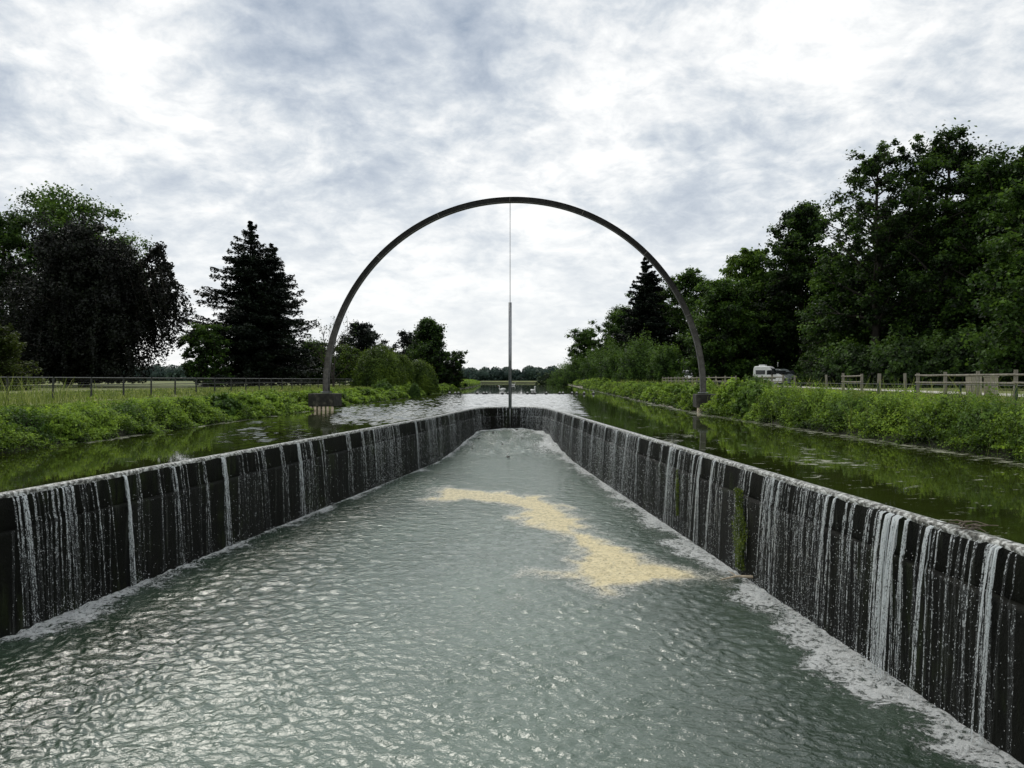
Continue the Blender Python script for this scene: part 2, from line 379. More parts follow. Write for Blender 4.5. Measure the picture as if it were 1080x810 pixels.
# upper canal water: left channel, right channel, and the far reach as one sheet
UV_, UF, RIP, SC = [], [], [], []
def ripmask(x, y):
    px = CX+x*F/np.maximum(y, 1)
    m = sstep(46, 50, y)*(1-sstep(80, 90, y))*(1-sstep(2, 8, x))*.22
    m2 = (1-sstep(600, 630, px))*sstep(325, 370, px)*sstep(30, 36, y)*(1-sstep(44, 52, y))*.8
    m3 = np.exp(-((px-265)/30)**2)*sstep(17, 20, y)*(1-sstep(30, 34, y))
    m = np.maximum(np.maximum(m, m2), m3)
    return .02+.98*m*(.55+.6*fbm(x*.4, y*.25, 3))
def dispmask(x, y):
    px = CX+x*F/np.maximum(y, 1)
    a = (1-sstep(596, 622, px+.25*(y-60)))*sstep(330, 365, px)*sstep(26, 32, y)*(1-sstep(84, 92, y))
    b = 1.0*np.exp(-((px-268)/36)**2)*sstep(17, 20, y)*(1-sstep(30, 36, y))
    return np.maximum(a, b)
def scummask(x, y):
    dl = x-bl(y); dr = br(y)-x
    s = .55*np.exp(-(dl/.35)**2)*(fbm(y*.35+3, y*0+.3, 2) > .02) + .35*np.exp(-(dr/.8)**2)
    px = CX+x*F/np.maximum(y, 1)
    s = s+.30*np.clip(fbm(x*.5+7, y*.22, 3), 0, 1)*(x > 3)*(y > 11)*(y < 60)
    s = s+.22*sstep(2.6, 0, np.abs(x-(rwx(y)+1.0)))*(y < 24)*(x > 0)*np.clip(fbm(x*.9, y*.9, 2)+.35, 0, 1)
    return s
def upsheet(xa, xb, yy, nx):
    base = len(UV_) and sum(len(a) for a in UV_)
    u = np.linspace(0, 1, nx); Y, U = np.meshgrid(yy, u, indexing='ij')
    A = xa(yy)[:, None]; B = xb(yy)[:, None]; X = A+(B-A)*U
    Z = np.zeros_like(X); r9 = np.random.default_rng(33)
    for q in range(34):
        lam = r9.uniform(.20, .85); th = r9.normal(math.pi/2, .8)
        Z += lam**.9*.0030*np.sin(2*math.pi/lam*(math.cos(th)*X+math.sin(th)*Y)+r9.uniform(0, 6.28)+1.5*perlin(X*.3, Y*.3))
    edge = sstep(.05, .8, X-bl(Y))*sstep(.05, .8, br(Y)-X)*sstep(0, .6, np.where(Y < 46.6, np.maximum(lwx(Y)-X, X-rwx(Y)), 1))
    Z *= edge*dispmask(X, Y)
    UV_.append(np.stack([X.ravel(), Y.ravel(), Z.ravel()], 1))
    RIP.append(ripmask(X, Y).ravel()); SC.append(scummask(X, Y).ravel())
    i = np.arange(len(yy)-1)[:, None]*nx+np.arange(nx-1)[None]; i = i.ravel()+base
    UF.append(np.stack([i, i+1, i+nx+1, i+nx], 1))
ya = np.concatenate([np.arange(-30, 20, .25), np.arange(20, 46.6, .07), [46.7]])
upsheet(lambda y: bl(y)-.1, lambda y: np.where(y > -5, lwx(y)-.06, 0)*1.0, ya[ya >= -5], 130)
upsheet(lambda y: rwx(y)+.06, lambda y: br(y)+.1, ya[ya >= -5], 40)
upsheet(lambda y: bl(y)-.1, lambda y: br(y)+.1, np.concatenate([[46.7], np.arange(46.9, 92, .11), np.arange(92, CEND+8, 4)]), 260)
uw = mesh_np('canal_water', np.concatenate(UV_), np.concatenate(UF), M['upper_water'], attrs={'rip': np.concatenate(RIP), 'scum': np.concatenate(SC)}, smooth=True)
tag(uw, kind='structure')

majL = [(14, .10, .45, 5), (22, .06, .5, 6), (36, .10, .35, 5), (52, .10, .42, 6), (64, .10, .45, 7), (74, .08, .45, 5), (84, .05, .35, 2), (129, .07, .62, 9), (142, .03, .35, 2), (165, .04, .35, 3), (181, .06, .5, 5), (188, .04, .4, 2), (212, .04, .42, 3), (233, .09, .62, 10), (253, .05, .35, 2), (275, .04, .4, 2), (294, .06, .5, 5), (313, .10, .62, 9), (325, .12, .45, 7), (338, .1, .4, 5), (365, .15, .55, 8), (380, .15, .5, 9), (392, .12, .5, 6), (437, .2, .6, 10), (455, .2, .45, 6), (468, .2, .4, 6)]
majR = [(1072, .05, .4, 3), (1054, .05, .65, 6), (1046, .04, .45, 3), (1020, .04, .4, 2), (985, .04, .6, 4), (975, .05, .35, 2), (960, .05, .6, 5), (950, .08, .7, 9), (942, .08, .7, 9), (932, .08, .6, 7), (922, .06, .5, 3), (905, .05, .5, 4), (897, .06, .5, 4), (885, .05, .5, 4), (877, .06, .55, 6), (868, .05, .4, 3), (845, .05, .4, 3), (826, .07, .55, 6), (818, .07, .6, 7), (812, .05, .5, 3), (768, .05, .5, 3), (756, .07, .62, 7), (742, .10, .68, 10), (735, .07, .55, 6), (720, .1, .55, 7), (710, .12, .6, 9), (700, .1, .45, 6), (688, .12, .5, 8), (675, .15, .6, 10), (664, .15, .55, 9), (652, .15, .6, 9), (640, .2, .55, 10), (628, .2, .6, 12), (617, .2, .6, 12), (606, .3, .6, 14), (596, .35, .6, 14), (588, .4, .55, 14), (580, .4, .5, 12)]
# lower water: dense, displaced
rows_y = [-5.0, -3, -1, 0, 1, 2, 3, 4, 4.5, 5.0]
y = 5.0
while y < 46.3:
    rows_y.append(y := y+max(.022, y*y/(F*3.67)*1.0))
rows_y.append(46.5); rows_y = np.array(rows_y)
NX = 860
U = np.linspace(0, 1, NX); Yg, Ug = np.meshgrid(rows_y, U, indexing='ij')
A = lwx(rows_y)[:, None]-.05; B = rwx(rows_y)[:, None]+.05; Xg = A+(B-A)*Ug
dY = np.gradient(rows_y)[:, None]
def waves(X, Y, dYr):
    h = np.zeros_like(X); wx = X+.35*fbm(X*.6, Y*.6, 2); wy = Y+.35*fbm(X*.6+40, Y*.6+9, 2)
    r = np.random.default_rng(5)
    for i in range(46):
        lam = .095*(1.036**i)
        th = r.normal(math.pi/2, .75); kx, ky = math.cos(th)*2*math.pi/lam, math.sin(th)*2*math.pi/lam
        amp = .0023*lam**.62/.3**.62
        fade = np.clip(lam/(3.0*dYr)-.4, 0, 1)
        s = np.sin(kx*wx+ky*wy+r.uniform(0, 6.28))
        h += amp*fade*s
    md = .75+.7*fbm(X*.25, Y*.18, 2)
    n = perlin(wx*3.2, wy*4.5); h2 = (.5-np.abs(n))*.024*np.clip(.25/dYr-.3, 0, 1)
    side_ = .78+.40*sstep(-.5, -5.5, X)
    return (h*md*1.18+h2*.7)*side_
hg = waves(Xg, Yg, dY)
rap = sstep(33, 40, Yg)
hg = hg+rap*(.16*fbm(Xg*1.1, Yg*.6, 4))
Zg = low_z(Yg)+hg
dl = Xg-lwx(rows_y)[:, None]; dr = rwx(rows_y)[:, None]-Xg
wn = fbm(Xg*.7+5, Yg*.7, 3)
def foamband(d, base, w): return base*np.exp(-(np.clip(d, 0, None)/w)**1.6)
fl = foamband(dl, .95, .24*(1+.9*wn)+.16*(1-sstep(11, 15, Yg))); fr = foamband(dr, .95, .27*(1+1.0*wn)+.15)
fr = fr+foamband(dr, .40, .9)*np.clip(wn+.3, 0, 1)
fe = foamband(46.3-Yg, .9, 1.1)+rap*(.52+.35*fbm(Xg*1.1, Yg*.5, 3))
foam_a = np.clip(fl+fr+fe+.10*np.clip(fbm(Xg*.35+3, Yg*.25+4, 3), 0, 1)*((Yg > 8) & (Xg > -4)), 0, 1.25)
wiggle = fbm(Xg*2.2, Yg*2.2, 3)
for lst, line, sg in ((majL, LW, 1), (majR, RW, -1)):
    ly = np.linspace(4, 46, 1500); lx_ = np.interp(ly, [q[1] for q in line], [q[0] for q in line]); lp = CX+lx_*F/ly
    o_ = np.argsort(lp)
    for (px, w_, dn_, ct_) in lst:
        yy_ = float(np.interp(px, lp[o_], ly[o_])); xx_ = float(np.interp(yy_, ly, lx_))+sg*.28
        rad_ = .22+.035*ct_
        foam_a = foam_a+(dn_*.85)*np.exp(-((Xg-xx_-sg*.1)/(rad_*1.25))**2-((Yg-yy_)/(rad_*1.1))**2)*(1+wiggle)
foam_a = np.clip(foam_a, 0, 1.02)
mid = np.exp(-((Xg-(-.9))/3.1)**2)
mk = np.clip(.42+.5*mid+.35*fbm(Xg*.3, Yg*.2, 3)+.25*rap+.35*sstep(13, 30, Yg)-.28*np.exp(-((dl-1.6)/1.6)**2)-.30*np.exp(-((dr-2.4)/1.3)**2)*(Yg < 16), 0, 1)  # milky water; the far boost paints the pale sky reflection into its colour
i = (np.arange(len(rows_y)-1)[:, None]*NX+np.arange(NX-1)[None]).ravel()
lw = mesh_np('basin_water', np.stack([Xg.ravel(), Yg.ravel(), Zg.ravel()], 1), np.stack([i, i+1, i+NX+1, i+NX], 1), M['lower_water'],
             attrs={'foam': foam_a.ravel(), 'milk_sheen': mk.ravel()}, smooth=True)
tag(lw, kind='structure')

# beige foam raft: its own thin sheet riding on the ripples
poly = [(440,528),(452,518),(470,513),(510,516),(560,521),(600,533),(612,547),(622,560),(655,574),(690,590),(766,612),(700,615),(668,622),(640,628),(600,616),(560,612),(530,612),(536,600),(560,595),(592,596),(600,586),(588,571),(560,556),(532,550),(540,541),(528,532),(490,528),(462,534)]
pw = np.array([P(a, b, -2.03)[:2] for a, b in poly])
def sdf(px, py, pw):
    d = np.full(px.shape, 1e9); inside = np.zeros(px.shape, bool)
    for a in range(len(pw)):
        x0, y0 = pw[a]; x1, y1 = pw[(a+1) % len(pw)]
        ex, ey = x1-x0, y1-y0
        t = np.clip(((px-x0)*ex+(py-y0)*ey)/(ex*ex+ey*ey), 0, 1)
        d = np.minimum(d, (px-x0-ex*t)**2+(py-y0-ey*t)**2)
        c = ((y0 > py) != (y1 > py)) & (px < (x1-x0)*(py-y0)/(y1-y0+1e-12)+x0); inside ^= c
    return np.where(inside, 1, -1)*np.sqrt(d)
sub = (Yg > 9.5) & (Yg < 28) & (Xg > -3.2) & (Xg < 4.2)
sd = np.full(Xg.shape, -9.0); sd[sub] = sdf(Xg[sub], Yg[sub]*1.0, pw)
dens = .14+.50*np.clip((sd+.20)/.75+.8*fbm(Xg*1.5+1.2*fbm(Xg*.6, Yg*.6, 2), Yg*.8, 5), -1.1, 1.0)+.08*sstep(-1, 3, Xg)
for (a, b, w, h, s) in ((545, 630, 24, 10, .30), (450, 668, 26, 9, .22), (500, 650, 34, 14, .17), (520, 690, 60, 14, .12)):
    cx, cy, _ = P(a, b, -2.03); ww = w*cy/F; hh = h*cy*cy/(F*3.67)
    dens = np.maximum(dens, -.05+s*1.35*np.exp(-((Xg-cx)/ww)**2-((Yg-cy)/hh)**2))
lx0, ly0, _ = P(548, 604, -2.03); dens = dens-.26*np.exp(-((Xg-lx0)/.75)**2-((Yg-ly0)/1.3)**2)
vis = dens > .03
fq = i[(vis.ravel()[i] & vis.ravel()[i+1] & vis.ravel()[i+NX] & vis.ravel()[i+NX+1])]
quads = np.stack([fq, fq+1, fq+NX+1, fq+NX], 1); uq, inv = np.unique(quads, return_inverse=True)
vv = np.stack([Xg.ravel()[uq], Yg.ravel()[uq], Zg.ravel()[uq]*1.0+.012], 1)
ff = mesh_np('floating_foam', vv, inv.reshape(-1, 4), M['foam'], attrs={'dens': dens.ravel()[uq]}, smooth=True)
tag(ff, 'curved raft of beige foam drifting across the basin', 'foam', kind='stuff')

# ------------------------------------------------------------------ basin walls
def resample(pts, step):
    out = []
    for a, b in zip(pts[:-1], pts[1:]):
        n = max(1, int(math.hypot(b[0]-a[0], b[1]-a[1])/step))
        for j in range(n): out.append((a[0]+(b[0]-a[0])*j/n, a[1]+(b[1]-a[1])*j/n))
    out.append(pts[-1]); return np.array(out)
def chaikin(pts, n=2):
    for _ in range(n):
        q = [pts[0]]
        for a, b in zip(pts[:-1], pts[1:]):
            q += [(a[0]*.75+b[0]*.25, a[1]*.75+b[1]*.25), (a[0]*.25+b[0]*.75, a[1]*.25+b[1]*.75)]
        q.append(pts[-1]); pts = q
    return pts
Lp = resample(LW, .3); Rp = resample(RW, .3)
def normals(p, side):       # pointing into the basin
    t = np.gradient(p, axis=0); t /= np.linalg.norm(t, axis=1)[:, None]
    return np.stack([t[:, 1], -t[:, 0]], 1)*side
Ln = normals(Lp, 1); Rn = normals(Rp, -1)
def wall_strip(name, p, n, prof_, mat, parent, jit=.0, flip=False):
    m = len(prof_); V = []
    for j in range(len(p)):
        for (o, z) in prof_:
            q = jit*(random.random()-.5)
            V.append((p[j, 0]+n[j, 0]*(o+q), p[j, 1]+n[j, 1]*(o+q), z+q*.4))
    Fq = []
    for j in range(len(p)-1):
        for i in range(m-1):
            a = (j*m+i, j*m+i+1, (j+1)*m+i+1, (j+1)*m+i); Fq.append(a[::-1] if flip else a)
    return mesh_np(name, V, Fq, mat, parent, smooth=True)
for side, p, n, lab, fl_ in (('l', Lp, Ln, 'dark wet weir wall with sparse separate streams, left of the basin', False), ('r', Rp, Rn, 'dark wet weir wall densely veiled by streams and with a green mossy strip, right of the basin', True)):
    e = empty('weir_wall', (0, 0, 0), lab, 'weir wall')
    wall_strip('upper_course', p, n, [(.0, -.02), (.012, -.07), (.012, -.30), (0, -.535)], M['wall'], e, .018, fl_)
    wall_strip('lower_course', p, n, [(0, -.54), (.085, -.55), (.10, -.60), (.10, -3.2)], M['wall'], e, .03, fl_)
    wall_strip('crest', p, n, [(-.17, -.05), (-.14, .004), (-.08, .014), (-.02, .008), (.018, -.02), (.012, -.07)], M['coping'], e, .02, fl_)

# ------------------------------------------------------------------ waterfall streams
def path_at(p, y):           # index position on polyline for given Y
    return np.interp(y, p[:, 1], np.arange(len(p)))
def build_falls(name, p, n, strands, label, zfun, drops):
    V, Fq, D = [], [], []
    for (ip, w, dn, v, zt) in strands:
        i0 = int(min(len(p)-2, max(0, ip))); t = ip-i0
        q = p[i0]*(1-t)+p[i0+1]*t; nn = n[i0]; tg = np.array([-nn[1], nn[0]])
        zb = float(zfun(q[1]))-.03; seg = 14; b = len(V); wob = random.uniform(0, 6); drift = random.uniform(-.03, .03)
        for j in range(seg+1):
            f = (j/seg)**1.3; h = f*(zt-zb)
            if zt > -.1: off = .022+v*math.sqrt(2*h/9.8) + (.0 if j else -.10)
            else: off = .12+v*.6*math.sqrt(2*h/9.8)
            off = max(off, .125) if h > .5 else off
            zz = (zt-h) if j else zt+.016*(zt > -.1)
            ww = w*(1-.35*f+.18*math.sin(wob+f*9+j*1.3))
            c = q+nn*off+tg*(drift*f+.006*math.sin(wob*3+j*1.9)*f)
            V.append((c[0]-tg[0]*ww/2, c[1]-tg[1]*ww/2, zz)); V.append((c[0]+tg[0]*ww/2, c[1]+tg[1]*ww/2, zz))
            dd = dn+.02-(.20*f if zt > -.1 else .08*f)
            D += [dd, dd]
        for j in range(seg): a = b+2*j; Fq.append((a, a+1, a+3, a+2))
    # droplets: little octahedron-like diamonds
    base = np.array([(0, 0, 1.8), (1, 0, 0), (0, 1, 0), (-1, 0, 0), (0, -1, 0), (0, 0, -1.8)])
    fq = [(0, 1, 2, 2), ]
    nd = len(drops)
    o = mesh_np(name, V, Fq, M['fall'], attrs={'dens': D}, smooth=True); tag(o, label, 'waterfall', kind='stuff')
    if nd:
        dr_ = np.array(drops); vv = (base[None]*dr_[:, 3][:, None, None]*np.array([1, 1, 1.0])+dr_[:, None, :3]).reshape(-1, 3)
        tri = np.array([(0, 1, 2), (0, 2, 3), (0, 3, 4), (0, 4, 1), (5, 2, 1), (5, 3, 2), (5, 4, 3), (5, 1, 4)])
        tf = (tri[None]+(np.arange(nd)*6)[:, None, None]).reshape(-1, 3)
        d = mesh_np('falling_drops', vv, tf, M['drop'], smooth=True); tag(d, label.replace('streams of water', 'fine drops thrown off the streams').replace('water', 'water', 1), 'water drops', kind='stuff')
M['drop'] = surf('drop', [(.3, (.6, .63, .63)), (.7, (.8, .83, .83))], 9, .15, 0)
def idx_from_px(p, side, px):
    # crest point whose projection is at px
    pp = CX+p[:, 0]*F/np.maximum(p[:, 1], .5)
    ok = p[:, 1] > 3
    k = np.where(ok)[0]; a = pp[k]
    if side == 'r': k = k[::-1]; a = a[::-1]
    return float(np.interp(px, a, k))
R = random.Random(3)
def make_side(side, p, n, major, dens_fun, lab):
    st = []; dr_ = []
    def spawn(ip, w, dn, v=None, zt=.0):
        st.append((ip, w, dn, v if v is not None else R.uniform(.18, .42), zt))
    for (px, w, dn, cnt) in major:
        ip = idx_from_px(p, side, px)
        for _ in range(cnt):
            spawn(ip+R.gauss(0, 1)*w/.3*.5, R.uniform(.018, .045), dn+R.uniform(-.10, .06))
    for ip0 in np.arange(10, len(p)-1, .07):
        yy = float(np.interp(ip0, np.arange(len(p)), p[:, 1]))
        if yy < 3: continue
        cl = dens_fun(yy)
        k = float(perlin(np.array([yy*1.7]), np.array([3.3 if side == 'l' else 8.1]))[0])+float(perlin(np.array([yy*.45+31]), np.array([1.3 if side == 'l' else 6.1]))[0])
        pr = cl*(.30+3.0*k)
        if R.random() < pr: spawn(ip0, R.uniform(.010, .032), R.uniform(.28, .56))
        if R.random() < cl*(.25+1.6*max(k, 0)): spawn(ip0, R.uniform(.015, .06), R.uniform(.20, .42), .1, -.53)
    # sprinkle drops beside strands
    for (ip, w, dn, v, zt) in st:
        i0 = int(min(len(p)-2, ip)); t = ip-i0; q = p[i0]*(1-t)+p[i0+1]*t; nn = n[i0]; tg = (-nn[1], nn[0])
        zb = float(low_z(q[1])); nn_ = int(R.uniform(3, 10)*(1.6 if q[1] < 16 else .8))
        for _ in range(int(8*dn*(q[1] < 22))):
            a_ = R.uniform(0, 6.28); rr_ = abs(R.gauss(0, .16)); dr_.append((q[0]+nn[0]*(.30+abs(rr_*math.cos(a_)))+tg[0]*rr_*math.sin(a_), q[1]+nn[1]*(.30+abs(rr_*math.cos(a_)))+tg[1]*rr_*math.sin(a_), zb+.03+abs(R.gauss(0, .08)), R.uniform(.003, .008)))
        for _ in range(nn_):
            z = R.uniform(zb, -.35) if R.random() < .8 else R.uniform(zb, zb+.35)
            h = -z; off = .10+v*math.sqrt(2*h/9.8)+abs(R.gauss(0, .05)); s = R.gauss(0, .09)
            dr_.append((q[0]+nn[0]*off+tg[0]*s, q[1]+nn[1]*off+tg[1]*s, z, R.uniform(.002, .005)*(1 if q[1] < 20 else 1.5)))
    build_falls('waterfall', p, n, st, lab, low_z, dr_)
make_side('l', Lp, Ln, majL, lambda y: .16+.36*sstep(18, 32, y), 'separate thin white streams of water falling down the left weir wall')
make_side('r', Rp, Rn, majR, lambda y: .34+.55*sstep(12, 26, y), 'close white streams of water veiling the right weir wall')

# end wall joining the two
Ep = np.stack([np.linspace(-.5, .6, 6), np.full(6, 46.5)], 1); En = np.tile([0, -1.0], (6, 1))
e = empty('weir_wall', (0, 46.5, 0), 'short dark weir wall closing the far end of the basin', 'weir wall')
for nm, pf, mt in (('upper_course', [(.0, -.02), (.012, -.07), (.012, -.30), (0, -.535)], 'wall'), ('lower_course', [(0, -.54), (.085, -.55), (.10, -.60), (.10, -3.2)], 'wall'), ('crest', [(-.17, -.05), (-.14, .004), (-.08, .014), (-.02, .008), (.018, -.02), (.012, -.07)], 'coping')):
    o = wall_strip(nm, Ep-np.array([0, 46.5]), En, pf, M[mt], e, .0)
st = [(R.uniform(0, 4.9), R.uniform(.02, .06), R.uniform(.15, .45), R.uniform(.1, .3), .0) for _ in range(26)]
build_falls('waterfall', Ep, En, st, 'faint trickles of water on the short far weir wall', low_z, [])

# near closing edge behind the viewer (basin apron and abutments)
mb = MB(); mb.box((-2, -5.6, -1.2), (26, 1.2, 4.2)); tag(mb.build('abutment', M['concrete'], bevel=.04), 'concrete abutment closing the near end of the basin', 'abutment')

# moss on right wall
def leaf_quads(pos, size, nrm, aspect=1.0, rs=None):
    """pos (N,3), size (N,), nrm (N,3) -> verts, faces rhombus leaves"""
    rs = rs or np.random.default_rng(1)
    n = nrm/np.maximum(np.linalg.norm(nrm, axis=1), 1e-6)[:, None]
    a = rs.normal(size=pos.shape); a -= (a*n).sum(1)[:, None]*n; a /= np.linalg.norm(a, axis=1)[:, None]
    b = np.cross(n, a)
    s = size[:, None]
    v = np.stack([pos-a*s*.5, pos+b*s*.30*aspect-a*s*.02+n*s*.08, pos+a*s*.5-n*s*.06, pos-b*s*.30*aspect+n*s*.04], 1).reshape(-1, 3)
    f = np.arange(len(pos)*4).reshape(-1, 4)
    return v, f
def leaves(name, mat, parent, pos, size, nrm, val, aspect=1.0, rs=None):
    v, f = leaf_quads(pos, size, nrm, aspect, rs)
    return mesh_np(name, v, f, mat, parent, attrs={'v': np.repeat(val, 4)})
r_ = np.random.default_rng(21)
def moss(px, half, ztop, zbot, n, lab):
    ip = idx_from_px(Rp, 'r', px); i0 = int(ip); q = Rp[i0]; nn = Rn[i0]; tg = np.array([-nn[1], nn[0]])
    z = ztop+(zbot-ztop)*r_.random(n)**.85; s = r_.normal(0, 1, n)*half*(.30+.35*perlin(z*2.3+px, z*0+1.5))+half*.35*perlin(z*1.4+px, z*0); o = .13+.05*r_.random(n)
    pos = np.stack([q[0]+nn[0]*o+tg[0]*s, q[1]+nn[1]*o+tg[1]*s, z], 1)
    nr = np.stack([np.full(n, nn[0]), np.full(n, nn[1]), np.full(n, .3)], 1)+r_.normal(0, .5, (n, 3))
    o = leaves('moss', M['moss'], None, pos, r_.uniform(.02, .045, n), nr, r_.random(n), rs=r_); tag(o, lab, 'moss', kind='stuff')
moss(783, .30, -.40, -1.9, 9000, 'bright green moss strip hanging on the right weir wall')
moss(718, .10, -.5, -1.6, 1200, 'narrow dull moss streak on the right weir wall farther along')

# ------------------------------------------------------------------ arch
cx, cy, R0, zc = -.10, 40.05, 9.87, 1.14
ang = math.atan2(-1.9, 19.65); ux, uy = math.cos(ang), math.sin(ang)
arch = empty('arch_sculpture', (cx, cy, .95), 'tall grey semicircular arch spanning the canal, standing on two concrete plinths', 'arch', rz=ang)
def ring(name, r0, r1, y0, y1, mat, a0=0, a1=math.pi, seg=128, straight=.21):
    V = []; pts = []
    pts.append((a0, -straight)); 
    for j in range(seg+1): pts.append((a0+(a1-a0)*j/seg, 0))
    pts.append((a1, -straight))
    for (a, dz) in pts:
        for (r, yy) in ((r0, y0), (r1, y0), (r1, y1), (r0, y1)):
            V.append((r*math.cos(a), yy, zc-.95+r*math.sin(a)+dz))
    Fq = []
    for j in range(len(pts)-1):
        for k in range(4): Fq.append((j*4+k, j*4+(k+1) % 4, (j+1)*4+(k+1) % 4, (j+1)*4+k))
    Fq += [(0, 1, 2, 3), tuple(len(V)-4+k for k in range(4))[::-1]]
    return mesh_np(name, V, Fq, mat, arch)
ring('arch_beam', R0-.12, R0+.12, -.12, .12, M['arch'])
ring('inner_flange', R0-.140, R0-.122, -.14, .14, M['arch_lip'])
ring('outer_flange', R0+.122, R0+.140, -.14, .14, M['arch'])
for sx in (-1, 1):
    mb = MB(); mb.box((sx*R0, 0, .03), (.46, .46, .05)); mb.build('foot_plate', M['steel'], arch, bevel=.008)
mb = MB(); mb.tube([(-R0+.20, -.08, .05), (-R0+.21, -.08, 1.5), (-R0+.24, -.04, 1.78)], .04, 8); mb.build('drain_pipe', M['arch_lip'], arch, smooth=True)
for k in range(1, 8):       # joint collars between the beam sections
    a = math.pi*k/8; mb = MB(); mb.box((0, 0, 0), (.03, .26, .255))
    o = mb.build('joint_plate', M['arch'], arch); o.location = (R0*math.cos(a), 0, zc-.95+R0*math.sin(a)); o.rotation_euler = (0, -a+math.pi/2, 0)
# pendulum hanging from the arch
pxr, pyr = XX(538, 40.05), 40.05
pend = empty('plumb_rod', (pxr, pyr, ZZ(446, 40.05)), 'slim grey rod hanging on a cable from the top of the arch', 'rod')
zr = ZZ(446, 40.05)
mb = MB(); mb.tube([(0, 0, ZZ(319.5, 40.05)-zr), (0, 0, zc+R0-.14-zr)], .018, 6); mb.build('cable', M['steel'], pend, smooth=True)
mb = MB(); mb.tube([(0, 0, ZZ(430, 40.05)-zr), (0, 0, ZZ(319, 40.05)-zr)], .085, 14); mb.build('rod', M['steel'], pend, smooth=True)
mb = MB(); mb.tube([(0, 0, 0), (0, 0, ZZ(430, 40.05)-zr)], [.012, .03], 8); mb.build('needle', M['steel'], pend, smooth=True)
# plinths
for sx, lab in ((-1, 'dark stained concrete plinth under the left foot of the arch'), (1, 'overgrown concrete plinth with pale piles under the right foot of the arch')):
    x, y_ = cx+sx*R0*ux, cy+sx*R0*uy
    pl = empty('plinth', (x, y_, 0), lab, 'plinth', rz=ang)
    w = 1.42 if sx < 0 else 1.1
    mb = MB(); mb.box((-.12 if sx < 0 else .15, .2, .565), (w, 1.3, .68)); mb.build('cap_block', M['concrete'], pl, bevel=.03)
    for j in range(6 if sx < 0 else 4):
        mb = MB(); xx = (-.12 if sx < 0 else .15)-w/2+.13+j*(w-.26)/(5 if sx < 0 else 5)
        mb.tube([(xx, -.38, -.8), (xx, -.38, .222)], .085, 10); mb.build('pile', M['pile'], pl, smooth=True)

# ------------------------------------------------------------------ trees
def tubes_np(segs, n=6):
    """segs: list of (p0,p1,r0,r1)"""
    s = np.array([(*a, *b, c, d) for a, b, c, d in segs]); p0 = s[:, :3]; p1 = s[:, 3:6]
    t = p1-p0; t /= np.maximum(np.linalg.norm(t, axis=1), 1e-6)[:, None]
    up = np.where(np.abs(t[:, 2:3]) > .9, np.array([[1., 0, 0]]), np.array([[0, 0, 1.]]))
    a = np.cross(t, up); a /= np.linalg.norm(a, axis=1)[:, None]; b = np.cross(t, a)
    w = np.arange(n)*2*np.pi/n; cs = np.cos(w)[None, :, None]; sn = np.sin(w)[None, :, None]
    r0 = s[:, 6][:, None, None]; r1 = s[:, 7][:, None, None]
    A = p0[:, None]+(a[:, None]*cs+b[:, None]*sn)*r0; B = p1[:, None]+(a[:, None]*cs+b[:, None]*sn)*r1
    V = np.concatenate([A, B], 1).reshape(-1, 3); base = (np.arange(len(s))*2*n)[:, None]
    k = np.arange(n)[None]; k2 = (k+1) % n
    Fq = np.stack([base+k, base+k2, base+n+k2, base+n+k], 2).reshape(-1, 4)
    return V, Fq
def branch(r, p, d, L, rad, n, curve, segs, droop=0.0):
    pts = [np.array(p)]; d = np.array(d)/np.linalg.norm(d)
    for j in range(n):
        d = d+r.normal(0, curve, 3); d[2] -= droop; d /= np.linalg.norm(d)
        q = pts[-1]+d*L/n; segs.append((pts[-1], q, rad*(1-j/n*.8), rad*(1-(j+1)/n*.8))); pts.append(q)
    return pts, d
